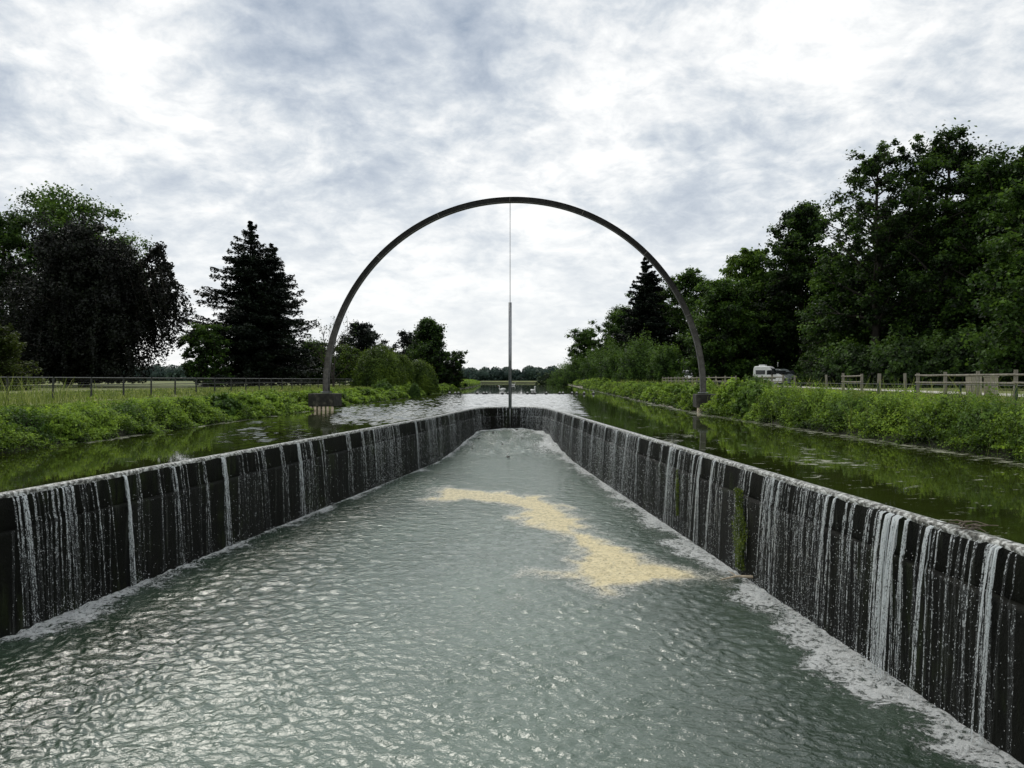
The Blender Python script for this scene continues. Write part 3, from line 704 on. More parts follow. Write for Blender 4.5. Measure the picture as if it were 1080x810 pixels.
def deciduous(label, cat, x, y_, h, w, mat, seed, group=None, base=.15, shape='oval', nl=26, lsz=.30, ncl=7, nleaf=150, name='broadleaf_tree', trunk=None, clr=1.0, lean=0, flat=.7, gap=0.0, z0=None, wtop=.5):
    r = np.random.default_rng(seed); z0 = gz(x, y_) if z0 is None else z0
    e = empty(name, (x, y_, z0), label, cat, group)
    tr = trunk or h*.018+.08; segs = []; ends = []
    top = h*.90; npt = 9; tp = [np.array([0, 0, -.2])]
    for j in range(1, npt+1):
        f = j/npt; tp.append(np.array([lean*f+r.normal(0, .012*h)*(f < 1), r.normal(0, .012*h), top*f]))
        segs.append((tp[-2], tp[-1], tr*(1-.85*(j-1)/npt), tr*(1-.85*f)))
    def prof_(f):       # half width vs height fraction of crown
        if shape == 'oval': return math.sin(math.pi*min(1, max(0, .10+.86*f)))**.6
        if shape == 'dome': return math.sqrt(max(0, 1-max(0, f-.25)**2/.58))*(.8+.2*min(1, f*4))
        if shape == 'cone': return max(.06, 1-f)**.8
        if shape == 'top': return (.45+.55*math.sin(math.pi*min(1, f*.9+.05)))
        return 1
    for j in range(nl):
        f = (j+.5)/nl; zf = base+(1-base)*f*.97; hz = h*zf
        rad = w/2*prof_(f)*r.uniform(.72, 1.12); az = j*2.4+r.uniform(-.5, .5)
        s = max(0.05, min(.97, (hz-rad*.55)/top)); k = s*npt; i0 = min(npt-1, int(k)); st_ = tp[i0]*(1-(k-i0))+tp[i0+1]*(k-i0)
        tgt = np.array([math.cos(az)*rad+lean*zf, math.sin(az)*rad, hz]); d = tgt-st_
        L = np.linalg.norm(d); pts, dd = branch(r, st_, d, L, tr*.38*(1-.6*f), 5, .10, segs)
        for c in range(ncl+6):
            t = r.uniform(.25, 1.05)
            k = min(4.999, t*5); i1 = int(k); q = pts[i1]*(1-(k-i1))+pts[i1+1]*(k-i1)
            off = r.normal(0, 1, 3)*np.array([1, 1, .85])*(rad*.20+.35)+np.array([0, 0, rad*.02]); ends.append(q+off)
            if c < 3: segs.append((q, q+off, tr*.07, tr*.02))
    ends = np.array(ends)
    if gap: ends = ends[r.random(len(ends)) > gap]
    ends = ends[np.hypot(ends[:, 0]-lean*.7, ends[:, 1]) < w*.57]
    ends[:, 2] = np.minimum(ends[:, 2], h*.97)
    nc = len(ends); cr = r.uniform(.45, 1.3, nc)*(w*.062+.30)*clr
    cid = np.repeat(np.arange(nc), int(nleaf*.72)); nL = len(cid)
    d = r.normal(0, 1, (nL, 3)); d /= np.linalg.norm(d, axis=1)[:, None]
    rr = r.random(nL)**.5*np.where(r.random(nL) < .22, 1.75, 1.0)
    pos = ends[cid]+d*(rr*cr[cid])[:, None]*np.array([1, 1, flat])
    pos += .25*np.stack([perlin(pos[:, 0]*1.3, pos[:, 2]*1.3), perlin(pos[:, 1]*1.3+9, pos[:, 2]*1.3), perlin(pos[:, 0]*1.3+3, pos[:, 1]*1.3)], 1)*w*.08
    pos[:, 2] = np.maximum(pos[:, 2], .3)
    nrm = d*.6+np.array([0, 0, .7])+r.normal(0, .6, (nL, 3))
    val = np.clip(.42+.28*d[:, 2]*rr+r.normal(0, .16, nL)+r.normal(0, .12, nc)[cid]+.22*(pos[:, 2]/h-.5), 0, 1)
    V, Fq = tubes_np(segs); mesh_np('trunk', V, Fq, M['bark'], e, smooth=True)
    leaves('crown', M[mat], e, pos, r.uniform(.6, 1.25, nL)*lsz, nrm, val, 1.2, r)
    return e
def conifer(label, x, y_, h, w, mat, seed, group=None, name='spruce_tree', lv=34, per=9, base=.04, lsz=.26, dens=34, droop=.05, z0=None, pw_=.85, irr=.25, cat='conifer'):
    r = np.random.default_rng(seed); z0 = gz(x, y_) if z0 is None else z0
    e = empty(name, (x, y_, z0), label, cat, group); segs = []; tr = h*.016+.06
    for j in range(10): segs.append((np.array([0, 0, -.2+j*h/10]), np.array([0, 0, -.2+(j+1)*h/10]), tr*(1-j/10.5), tr*(1-(j+1)/10.5)))
    pos = []; nrm = []; val = []
    for j in range(lv):
        f = j/(lv-1); hz = h*(base+(1-base)*f*.985); L0 = w/2*(1-f)**pw_+.15+h*.004
        if f < .12: L0 *= .86+f
        lvk = r.uniform(1-irr*.5, 1+irr*.6)
        for b in range(per if f < .8 else 6):
            az = r.uniform(0, 2*math.pi); L = min(L0*lvk*r.uniform(1-irr*1.4, 1+irr*.7), L0*1.22)
            d = np.array([math.cos(az), math.sin(az), r.uniform(-.32, .26)+.25*f])
            pts, _ = branch(r, (0, 0, hz), d, L, tr*.22*(1-f)+.012, 6, .035, segs, droop)
            pts = np.array(pts); pts[:, 2] += np.linspace(0, 1, len(pts))**3*L*.10
            n = int(dens*max(.5, L)); t = r.random(n)**.7*6; i0 = np.minimum(t.astype(int), 5); q = pts[i0]+(pts[i0+1]-pts[i0])*(t-i0)[:, None]
            perp = np.array([-math.sin(az), math.cos(az), 0]); sw = (1-(t/6)*.65)*.24*L+.10
            lat = r.normal(0, .5, n)*sw
            q = q+perp*lat[:, None]; q[:, 2] += -abs(lat)*.25-abs(r.normal(0, .26, n))+.08
            pos.append(q); nrm.append(np.tile([0, 0, 1.0], (n, 1))+r.normal(0, .45, (n, 3)))
            val.append(np.clip(.35+.4*(t/6-.4)+r.normal(0, .15, n), 0, 1))
    pos = np.concatenate(pos); nrm = np.concatenate(nrm); val = np.concatenate(val)
    V, Fq = tubes_np(segs, 5); mesh_np('trunk', V, Fq, M['bark'], e, smooth=True)
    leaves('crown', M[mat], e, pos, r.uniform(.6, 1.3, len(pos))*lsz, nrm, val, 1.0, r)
    return e
def weeping(label, x, y_, h, w, mat, seed):
    r = np.random.default_rng(seed); z0 = gz(x, y_)
    e = empty('weeping_beech', (x, y_, z0), label, 'weeping tree'); segs = []; tr = .55
    for j in range(8): segs.append((np.array([0, 0, -.2+j*h*.8/8]), np.array([0, 0, -.2+(j+1)*h*.8/8]), tr*(1-j/9), tr*(1-(j+1)/9)))
    pos = []; nrm = []; val = []
    def cloud(c, rad, n):
        d = r.normal(0, 1, (n, 3)); d /= np.linalg.norm(d, axis=1)[:, None]; q = c+d*(r.random(n)**.45*rad)[:, None]*np.array([1, 1, .8])
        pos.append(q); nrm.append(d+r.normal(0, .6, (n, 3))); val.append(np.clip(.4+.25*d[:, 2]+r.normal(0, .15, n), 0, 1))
    def curtain(p, L, out, n):
        t = r.random(n); q = p+np.stack([out[0]*(t**.7)*L*.30, out[1]*(t**.7)*L*.30, -t*L], 1)
        q += r.normal(0, .16, (n, 3))*np.array([1, 1, .4]); pos.append(q); nrm.append(r.normal(0, 1, (n, 3))); val.append(np.clip(.45+r.normal(0, .2, n)-.15*t, 0, 1))
        segs.append((p, p+np.array([out[0]*L*.25, out[1]*L*.25, -L*.9]), .03, .006))
    for j in range(90):
        f = r.random(); az = r.uniform(0, 2*math.pi); hz = h*(.12+.80*f); rad = w/2*math.sqrt(max(.05, 1-max(0, f-.25)**2/.6))*r.uniform(.45, 1.0)
        p0 = np.array([0, 0, hz*.55]); tgt = np.array([math.cos(az)*rad, math.sin(az)*rad, hz]); pts, _ = branch(r, p0, tgt-p0, np.linalg.norm(tgt-p0), .12, 5, .06, segs)
        for t in (2, 3, 4, 5):
            for _ in range(2): cloud(pts[t]+r.normal(0, .9, 3), r.uniform(.7, 1.6), 120)
            curtain(pts[t]+r.normal(0, .5, 3), min(r.uniform(2, 5), max(1, pts[t][2]-.6)), (math.cos(az), math.sin(az)), 130)
    # the long arm reaching to the right with trailing twigs
    for (dx, hz, k) in ((w*.66, h*.80, 1), (w*.60, h*.72, 1), (w*.62, h*.60, 1), (w*.66, h*.52, 1), (w*.54, h*.46, 1)):
        p0 = np.array([1.0, 0, h*.45]); tgt = np.array([dx, r.uniform(-2, 2), hz]); pts, _ = branch(r, p0, tgt-p0, np.linalg.norm(tgt-p0), .14, 7, .06, segs)
        for t in np.linspace(2, 6.99, 22):
            i0 = int(t); q = pts[i0]+(pts[i0+1]-pts[i0])*(t-i0)
            for _ in range(2):
                L = r.uniform(2.5, 6.5)*(.6 if t > 6 else 1); L = min(L, q[2]-.8); curtain(q+r.normal(0, .35, 3), L, (r.uniform(.4, 1.5), r.uniform(-.4, .4)), 62)
            cloud(q, .55, 60)
    pos = np.concatenate(pos); nrm = np.concatenate(nrm); val = np.concatenate(val)
    keep = pos[:, 2] > .4; pos, nrm, val = pos[keep], nrm[keep], val[keep]
    V, Fq = tubes_np(segs, 5); mesh_np('trunk', V, Fq, M['bark'], e, smooth=True)
    leaves('crown', M[mat], e, pos, r.uniform(.6, 1.2, len(pos))*.30, nrm, val, 1.1, r)
def hgt(py, y_, z=.9): return ZZ(py, y_)-z

# left side
weeping('huge dark purple weeping tree with trailing twigs on its right side', XX(88, 75), 75, hgt(226, 75), 13.2, 'leaf_purple', 4)
deciduous('tall green tree showing over the top of the purple weeping tree', 'tree', XX(72, 92), 92, hgt(202, 92), 19, 'leaf_mid', 5, base=.25, shape='dome', nl=26, lsz=.36)
deciduous('green tree at the left edge beside the purple weeping tree', 'tree', XX(2, 84), 84, hgt(222, 84), 10, 'leaf_dark', 52, base=.1, shape='dome', nl=22, lsz=.32)
conifer('low yellowish conifer with flat sprays at the left edge behind the fence', XX(-4, 52), 52, hgt(338, 52), 6.2, 'leaf_yellow', 6, lv=16, per=9, lsz=.20, dens=60, droop=0.03, pw_=.55, name='yew_tree')
conifer('broad dark spruce standing alone behind the left fence', XX(264, 85), 85, hgt(232, 85), 15.0, 'leaf_conifer', 7, lv=32, per=13, lsz=.34, dens=50, base=.07, pw_=.80, irr=.50)
conifer('second narrower dark spruce grown together with the broad spruce', XX(287, 88), 88, hgt(256, 88), 11.5, 'leaf_conifer', 71, lv=28, per=10, lsz=.34, dens=46, base=.07, irr=.45)
deciduous('small green tree with a bare stem left of the broad spruce', 'tree', XX(217, 78), 78, hgt(343, 78), 4.6, 'leaf_mid', 8, base=.22, nl=14, lsz=.24, nleaf=110, clr=.8)
deciduous('dark tree growing low beside the spruces, near the left foot of the arch', 'tree', XX(330, 100), 100, hgt(362, 100), 7, 'leaf_dark', 9, base=.1, shape='dome', nl=14, lsz=.28)
def bare_tree():
    r = np.random.default_rng(12); x, y_ = XX(352, 70), 70
    e = empty('bare_tree', (x, y_, gz(x, y_)), 'nearly leafless thin tree with upright twigs behind the left leg of the arch', 'bare tree'); segs = []; h = hgt(322, 70); pos = []
    def rec(p, d, L, rad, lev):
        pts, dd = branch(r, p, d, L, rad, 4, .08, segs)
        if lev == 0:
            for _ in range(3): pos.append(pts[r.integers(1, 5)]+r.normal(0, .1, 3))
            return
        for k in range(4 if lev > 1 else 3):
            q = pts[1+k % 4]; nd = dd+r.normal(0, .42, 3); nd[2] = abs(nd[2])+.25; rec(q, nd, L*r.uniform(.5, .8), rad*.5, lev-1)
    for k in range(3): rec((0, 0, 0), (r.uniform(-.3, .3), r.uniform(-.2, .2), 1), h*.42, .09, 3)
    V, Fq = tubes_np(segs, 5); mesh_np('trunk', V, Fq, M['bark'], e, smooth=True)
    pos = np.array(pos); pos = np.repeat(pos, 2, 0)+r.normal(0, .09, (len(pos)*2, 3)); leaves('crown', M['leaf_dark'], e, pos, r.uniform(.08, .2, len(pos)), r.normal(0, 1, pos.shape), r.random(len(pos)), rs=r)
bare_tree()
deciduous('dark bushy pine behind the round hedges and right of the arch leg', 'pine', XX(381, 115), 115, hgt(341, 115), 7.0, 'leaf_conifer', 13, name='pine_tree', base=.2, shape='oval', nl=24, lsz=.3, nleaf=110, clr=.8)
deciduous('small olive tree with an open crown in front of the dark pine', 'tree', XX(362, 98), 98, hgt(366, 98), 5.5, 'leaf_hedge', 14, base=.2, nl=12, lsz=.25, nleaf=100)
deciduous('pine with a round airy crown left of the conical tree', 'pine', XX(429, 140), 140, hgt(350, 140), 6.5, 'leaf_conifer', 15, name='pine_tree', base=.25, shape='dome', nl=18, lsz=.32, nleaf=90, clr=.8)
deciduous('dark conical tree with a pointed top beyond the round hedges', 'tree', XX(453, 130), 130, hgt(337, 130), 9.5, 'leaf_dark', 16, base=.06, shape='cone', nl=34, lsz=.36, clr=1.0)
deciduous('small airy tree on a thin stem farthest along the left bank', 'tree', XX(479, 125), 125, hgt(366, 125), 4.6, 'leaf_dark', 17, base=.25, nl=12, lsz=.28, nleaf=100, clr=.75, gap=.2)
# round hedges: dense domes
def dome_bush(name, label, x, y_, w, h, mat, seed, n=26000, lsz=.14, group=None, cat='bush', d=None, z0=None, rough_=.10):
    r = np.random.default_rng(seed); z0 = gz(x, y_) if z0 is None else z0
    e = empty(name, (x, y_, z0), label, cat, group); d = d or w
    u = r.normal(0, 1, (n, 3)); u[:, 2] = np.abs(u[:, 2])*1.0-.12; u /= np.linalg.norm(u, axis=1)[:, None]
    k = 1+rough_*1.6*(fbm(u[:, 0]*2.7+u[:, 2]*2.3+seed, u[:, 1]*2.7-u[:, 2]*1.9, 3)+fbm(u[:, 1]*4.1-u[:, 0]*2+seed, u[:, 2]*4.7+7.7+u[:, 0], 3)); rr = (1-.30*r.random(n)**2+.05*r.normal(0, 1, n))*k
    pos = u*rr[:, None]*np.array([w/2, d/2, h]); pos[:, 2] = np.maximum(pos[:, 2], .05)
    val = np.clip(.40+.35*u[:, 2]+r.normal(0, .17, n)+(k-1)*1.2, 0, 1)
    segs = []
    for j in range(9):
        a = r.uniform(0, 6.28); segs.append((np.array([r.normal(0, .05), r.normal(0, .05), -.1]), np.array([math.cos(a)*w*.3, math.sin(a)*d*.3, h*.7]), .03+.008*w, .01))
    V, Fq = tubes_np(segs, 5); mesh_np('stem', V, Fq, M['bark'], e, smooth=True)
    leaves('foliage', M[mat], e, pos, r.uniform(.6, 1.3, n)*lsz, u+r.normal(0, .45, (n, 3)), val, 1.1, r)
    return e
dome_bush('round_hedge', 'largest rounded clipped hedge right of the left arch leg', XX(400, 76), 76, 5.2, 3.95, 'leaf_hedge', 31, cat='hedge', rough_=.04, lsz=.17)
dome_bush('round_hedge', 'narrow hedge between the two larger rounded hedges', XX(421, 82), 82, 3.6, 3.5, 'leaf_hedge', 32, cat='hedge', rough_=.05, lsz=.17)
dome_bush('round_hedge', 'rounded hedge in front of the dark conical tree', XX(443, 84), 84, 3.9, 3.4, 'leaf_hedge', 33, cat='hedge', rough_=.05, lsz=.17)
dome_bush('small_bush', 'small pale ball shaped bush on the left bank by the hedges', XX(437, 72), 72, 1.15, 1.6, 'leaf_mid', 34, n=5000, lsz=.10)

# right forest edge
RT = [
 ('bright green tree leaning in at the right edge, nearest of the wood', XX(1112, 56), 56, 300-120, 9.5, 'leaf_mid', 'dome', .05, 40),
 ('tall tree cut by the right edge of the wood', XX(1092, 74), 74, 148, 11, 'leaf_dark', 'dome', .12, 41),
 ('tallest tree of the wood with a pointed leafy top', XX(998, 80), 80, 138, 13, 'leaf_dark', 'oval', .15, 42),
 ('tall tree with reddish brown catkins hanging, between the tallest tree and the right edge', XX(1048, 76), 76, 165, 10.5, 'leaf_mid', 'oval', .12, 43),
 ('tall open tree whose forked limbs show against the sky', XX(925, 84), 84, 152, 13, 'leaf_dark', 'oval', .28, 144),
 ('dark tree rising left of the tall open tree', XX(846, 112), 112, 212, 11, 'leaf_dark', 'oval', .2, 45),
 ('yellow green tree low in front of the dark wood, right of the camper van', XX(890, 90), 90, 268, 9.5, 'leaf_mid', 'dome', .02, 46),
 ('light green tree with a loose round top at the gap in the tree line', XX(790, 120), 120, 260, 9, 'leaf_light', 'top', .1, 47),
 ('mid green tree behind the right leg of the arch', XX(762, 112), 112, 294, 11, 'leaf_mid', 'dome', .03, 48),
 ('round topped tree crossing the arch at its right shoulder', XX(722, 160), 160, 282, 12, 'leaf_mid', 'oval', .08, 49),
 ('dark broad tree inside the right curve of the arch', XX(690, 168), 168, 300, 13, 'leaf_dark', 'dome', .03, 50),
 ('greyish green tree sloping down left of the pointed spruce', XX(656, 185), 185, 322, 13, 'leaf_mid', 'oval', .04, 51),
 ('small dense tree at the low left end of the wood', XX(619, 215), 215, 347, 11, 'leaf_mid', 'dome', .03, 53),
 ('dark tree filling the wood behind the tallest trees', XX(960, 100), 100, 215, 15, 'leaf_dark', 'dome', .03, 54),
 ('dark low tree filling the wood behind the wooden bins', XX(1030, 95), 95, 245, 15, 'leaf_dark', 'dome', .03, 55),
 ('dark low tree in the wood behind the camper van', XX(822, 118), 118, 285, 13, 'leaf_dark', 'dome', .02, 56),
]
for (lab, x, y_, py, w, mat, sh, bs, sd_) in RT:
    hh = hgt(py, y_)
    open_ = 'forked' in lab
    deciduous(lab, 'tree', x, y_, hh, w, mat, sd_, 'trees of the wood on the right bank', base=bs, shape=sh, nl=38 if hh > 15 else 28, ncl=7 if not open_ else 4,
              lsz=.34 if y_ < 100 else .42, nleaf=150 if not open_ else 110, clr=.95 if not open_ else .72, gap=.10 if open_ else .02, flat=.7)
conifer('pointed dark spruce just inside the right shoulder of the arch', XX(682, 158), 158, hgt(266, 158), 15, 'leaf_conifer', 61, lv=30, per=11, lsz=.55, dens=40, base=.1, irr=.4)
# undergrowth bushes along the wood
UB = [(1070, 66, 7, 5.5), (1010, 70, 8, 5), (955, 72, 8, 4.6), (900, 76, 7, 4.2), (873, 96, 8, 5), (790, 120, 8, 6.5), (755, 128, 7, 7), (698, 132, 6, 6.5), (672, 140, 9, 8), (648, 155, 9, 7.5), (628, 175, 9, 7), (610, 210, 10, 7), (597, 250, 12, 6.5), (585, 300, 13, 5.5), (577, 340, 14, 6)]
for q, (px, y_, w, h) in enumerate(UB):
    dome_bush('woodland_bush', ('low dark woodland bush at the foot of the wood' if q < 5 else 'grey green woodland bush along the far right bank'), XX(px, y_)+1, y_+2, w, h, 'leaf_dark' if q < 6 else 'leaf_mid', 70+q, n=14000, lsz=.34, group='dark bushes under the wood' if q < 5 else 'bushes along the far right bank', rough_=.2)
deciduous('small bare stemmed tree at the far end of the right bank', 'tree', XX(576, 300), 300, hgt(377, 300), 8, 'leaf_farg', 58, base=.3, nl=12, lsz=.5, nleaf=70, clr=.8, gap=.2)

# far wood on the horizon: one mass each
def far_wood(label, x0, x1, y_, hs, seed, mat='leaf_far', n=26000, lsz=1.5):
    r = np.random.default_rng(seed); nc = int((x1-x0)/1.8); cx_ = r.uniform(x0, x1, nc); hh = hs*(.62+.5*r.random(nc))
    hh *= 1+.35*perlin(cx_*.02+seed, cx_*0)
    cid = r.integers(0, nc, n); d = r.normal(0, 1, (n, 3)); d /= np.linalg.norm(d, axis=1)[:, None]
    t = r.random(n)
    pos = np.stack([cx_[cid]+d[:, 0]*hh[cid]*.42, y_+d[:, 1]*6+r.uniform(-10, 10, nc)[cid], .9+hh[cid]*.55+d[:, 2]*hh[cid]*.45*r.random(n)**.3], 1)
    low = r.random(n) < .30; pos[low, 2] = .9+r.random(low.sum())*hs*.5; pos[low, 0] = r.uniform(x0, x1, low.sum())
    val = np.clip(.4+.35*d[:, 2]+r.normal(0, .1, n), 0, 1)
    o = leaves('distant_wood', M[mat], None, pos, r.uniform(.6, 1.3, n)*lsz, d+r.normal(0, .3, (n, 3)), val, 1.3, r); tag(o, label, 'wood', kind='stuff')
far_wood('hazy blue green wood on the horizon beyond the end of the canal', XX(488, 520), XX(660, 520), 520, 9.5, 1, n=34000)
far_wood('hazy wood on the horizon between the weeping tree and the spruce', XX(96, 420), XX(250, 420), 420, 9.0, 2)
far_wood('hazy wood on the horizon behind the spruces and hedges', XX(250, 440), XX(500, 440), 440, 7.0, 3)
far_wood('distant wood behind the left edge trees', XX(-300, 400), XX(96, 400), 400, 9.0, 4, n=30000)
far_wood('deep dark wood closing the view behind the right bank trees', 58, 62, 120, 14, 5, 'leaf_dark', 10, 1.0)

# backing mass of the right wood, behind the individual trees
r = np.random.default_rng(91); n = 60000
t = r.random(n); yb = 60+t*170; xb = np.interp(yb, [60, 80, 110, 150, 230], [56, 58, 58, 46, 30])+r.uniform(0, 16, n)
hz = r.random(n)**.8*np.interp(yb, [60, 100, 150, 230], [15, 14, 11, 8])
pos = np.stack([xb, yb, .8+hz], 1)
tag(leaves('wood_interior', M['leaf_dark'], None, pos, r.uniform(.5, 1.1, n), r.normal(0, 1, (n, 3)), r.random(n)*.35, 1.3, r), 'dark leafy interior of the wood behind the right bank trees', 'wood', kind='stuff')

# ------------------------------------------------------------------ bank vegetation
def herbs(name, label, xs, ys_, hs, seed, mat='leaf_herb', per=26, lsz=.075, spread=.22, zoff=None):
    r = np.random.default_rng(seed); n = len(xs); cid = np.repeat(np.arange(n), per); m = len(cid)
    z0 = np.array([gz(a, b) for a, b in zip(xs, ys_)]); t = r.random(m)**.75
    rad = spread*(.35+.9*np.sin(np.pi*np.clip(t*.85+.1, 0, 1)))*r.random(m)**.5; az = r.uniform(0, 6.28, m)
    pos = np.stack([xs[cid]+rad*np.cos(az), ys_[cid]+rad*np.sin(az), z0[cid]+hs[cid]*t], 1)
    nrm = np.stack([np.cos(az)*.5, np.sin(az)*.5, np.full(m, .9)], 1)+r.normal(0, .35, (m, 3))
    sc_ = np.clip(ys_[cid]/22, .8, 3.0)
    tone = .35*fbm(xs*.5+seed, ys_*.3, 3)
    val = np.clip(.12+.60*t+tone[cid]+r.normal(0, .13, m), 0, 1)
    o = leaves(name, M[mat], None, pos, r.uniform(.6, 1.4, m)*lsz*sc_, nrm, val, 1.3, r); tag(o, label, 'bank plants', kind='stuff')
def scatter(side, y0, y1, n, o0, o1, seed, pw_=1.0):
    r = np.random.default_rng(seed); y_ = y0+(y1-y0)*r.random(n)**pw_
    o = r.uniform(o0, o1, n); x = (bl(y_)-o) if side == 'l' else (br(y_)+o); return x, y_, r
def hvar(x, y_): return .78+1.5*fbm(x*.7, y_*.55, 4)
for side, y1, base_h, lab in (('l', 130, .50, 'low leafy green plants covering the left canal bank'), ('r', 150, .66, 'dense leafy green plants covering the right canal bank')):
    x, y_, r = scatter(side, 10, y1, 12000, -.15, 3.4, 5 if side == 'l' else 6, 1.7)
    o = np.abs(x-(bl(y_) if side == 'l' else br(y_)))
    if side == 'r':
        kp = ~((np.abs(y_-38.6) < 1.3) & (o < 1.5)); x, y_, o = x[kp], y_[kp], o[kp]
    h = base_h*hvar(x, y_)*(np.interp(o, [0, .5, 1.3, 2.2, 3.4], [.9, 1.1, .85, .28, .12]) if side == 'l' else np.interp(o, [0, .5, 1.5, 2.3, 3.4], [.9, 1.05, .85, .38, .2]))
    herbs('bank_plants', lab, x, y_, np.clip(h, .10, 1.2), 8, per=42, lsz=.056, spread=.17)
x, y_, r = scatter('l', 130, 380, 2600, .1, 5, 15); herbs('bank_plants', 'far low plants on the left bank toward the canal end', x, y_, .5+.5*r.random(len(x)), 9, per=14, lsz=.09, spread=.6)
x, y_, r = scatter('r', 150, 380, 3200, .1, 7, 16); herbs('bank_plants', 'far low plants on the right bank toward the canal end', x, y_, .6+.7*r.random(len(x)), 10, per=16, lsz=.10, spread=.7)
# individual bushes standing out of the bank growth
BL = [(8, 17.2, 1.5, .85, 'bushy clump of nettles at the very left end of the left bank'), (40, 18.6, 1.3, .8, 'leafy clump second from the left end of the left bank'), (84, 20, 1.2, .72, None), (122, 21.5, 1.5, .85, None), (152, 23.5, 1.2, .75, None), (186, 26, 1.5, .85, None), (212, 28.5, 1.3, .8, None), (240, 31, 1.4, .85, None), (262, 33.5, 1.4, .85, None), (290, 36.5, 1.4, .8, None), (440, 66, 1.8, 1.2, None), (455, 76, 1.8, 1.0, None)]
for q, (px, y_, w, h, lab) in enumerate(BL):
    x = float(bl(y_))-w*.42-.15 if q < 10 else float(bl(y_))-1.2
    dome_bush('bank_bush', lab or 'rounded leafy bush hanging over the water on the left bank', x, y_, w, h, 'leaf_mid' if q % 3 == 1 else 'leaf_herb', 130+q, n=5200, lsz=.075 if y_ < 30 else .15, group=None if lab else 'leafy bushes along the left bank', rough_=.25, z0=max(.1, gz(x, y_)-.15))
BR = [(15.6, 1.7, .95, 'leafy bush at the right edge overhanging the water'), (17.4, 1.6, 1.0, None), (19.4, 1.7, .95, None), (21.6, 1.8, 1.0, None), (24, 1.7, .95, None), (26.6, 1.9, 1.05, None), (29.6, 1.9, 1.1, None), (32.4, 1.8, 1.15, None), (34.6, 1.8, 1.3, 'tall rounded bush just right of the right arch plinth'), (41.8, 1.8, 1.1, None), (46, 1.8, 1.0, None), (50.5, 1.9, 1.0, None), (56, 2, 1.0, None), (62, 2, 1.0, None), (69, 2.1, 1.0, None), (77, 2.2, 1.0, None)]
for q, (y_, w, h, lab) in enumerate(BR):
    x = float(br(y_))+w*.42+.1
    dome_bush('bank_bush', lab or 'rounded leafy bush hanging over the water on the right bank', x, y_, w, h, 'leaf_light' if q % 3 == 1 else 'leaf_herb', 160+q, n=6400, lsz=.075 if y_ < 30 else .15, group=None if lab else 'leafy bushes along the right bank', rough_=.25, z0=max(.1, gz(x, y_)-.1))
dome_bush('bank_bush', 'dark shrub behind the bank plants left of the camper van', XX(797, 40), 40, 1.6, .95, 'leaf_mid', 190, n=4000, lsz=.12, rough_=.3)
dome_bush('bank_bush', 'small shrub growing over the right arch plinth', 10.3, 38.0, .9, .6, 'leaf_herb', 191, n=2000, lsz=.12, rough_=.3, z0=.3)
# meadow grass blades
def grass(label, x, y_, h, seed, wd=.012):
    r = np.random.default_rng(seed); n = len(x); z = np.array([gz(a, b) for a, b in zip(x, y_)]); az = r.uniform(0, 6.28, n); ln = r.normal(0, .25, (n, 2))*h[:, None]
    ww = wd*np.clip(y_/18, 1, 4); a = np.stack([np.cos(az)*ww, np.sin(az)*ww, np.zeros(n)], 1); b0 = np.stack([x, y_, z-.02], 1)
    m1 = b0+np.concatenate([ln*.35, (h*.6)[:, None]], 1); tp_ = b0+np.concatenate([ln, h[:, None]], 1)
    V = np.stack([b0-a, b0+a, m1+a*.8, m1-a*.8, tp_+a*.3, tp_-a*.3], 1).reshape(-1, 3); k = (np.arange(n)*6)[:, None]
    Fq = np.concatenate([k+np.array([[0, 1, 2, 3]]), k+np.array([[3, 2, 4, 5]])]); val = np.clip(r.normal(.45, .22, n), 0, 1)
    tag(mesh_np('grass', V, Fq, M['grass_blade'], attrs={'v': np.repeat(val, 6)}), label, 'grass', kind='stuff')
r = np.random.default_rng(77)
n = 26000; y_ = 18+80*r.random(n)**1.7; x = bl(y_)-2.2-r.random(n)**1.3*13
grass('rough meadow grass along the left fence', x, y_, r.uniform(.05, .20, n), 1)
n = 24000; y_ = 16+70*r.random(n)**1.7; x = br(y_)+2.6+r.random(n)**1.2*9
grass('long green grass between the right bank and the wooden fence', x, y_, r.uniform(.05, .20, n), 2)
n = 500; y_ = 17+9*r.random(n); x = bl(y_)-2.8-r.random(n)*1.6
grass('tall dry seed stalks by the left fence', x, y_, r.uniform(.5, 1.0, n), 3, .006)
for sd_, nn_, hh in (('l', 2600, .75), ('r', 4200, 1.0)):
    y_ = 13+90*r.random(nn_)**1.8; o = r.uniform(.0, 3.0, nn_); x = (bl(y_)-o) if sd_ == 'l' else (br(y_)+o)
    kp = ~((sd_ == 'r') & (np.abs(y_-38.6) < 1.2) & (o < 1.4)); x, y_ = x[kp], y_[kp]
    grass('tall grass stems rising through the plants of the %s bank' % ('left' if sd_ == 'l' else 'right'), x, y_, hh*r.uniform(.45, 1.05, len(x))*(.6 if sd_ == 'l' else 1), 5, .007)
# shoreline gravel on right bank
yy = np.arange(42, 300, 2.0); V = []; rr = np.random.default_rng(4)
for t_ in yy:
    c = float(br(t_)); w = .32+.1*math.sin(t_*.7)+.06*rr.normal(); V += [(c-.28, t_, -.02), (c-.10, t_, .035), (c+w*.5, t_, .17), (c+w*1.2, t_, .30)]
Fq = [(j*4+k, j*4+k+1, (j+1)*4+k+1, (j+1)*4+k) for j in range(len(yy)-1) for k in range(3)]
tag(mesh_np('shore', V, Fq, M['shore'], smooth=True), kind='structure')
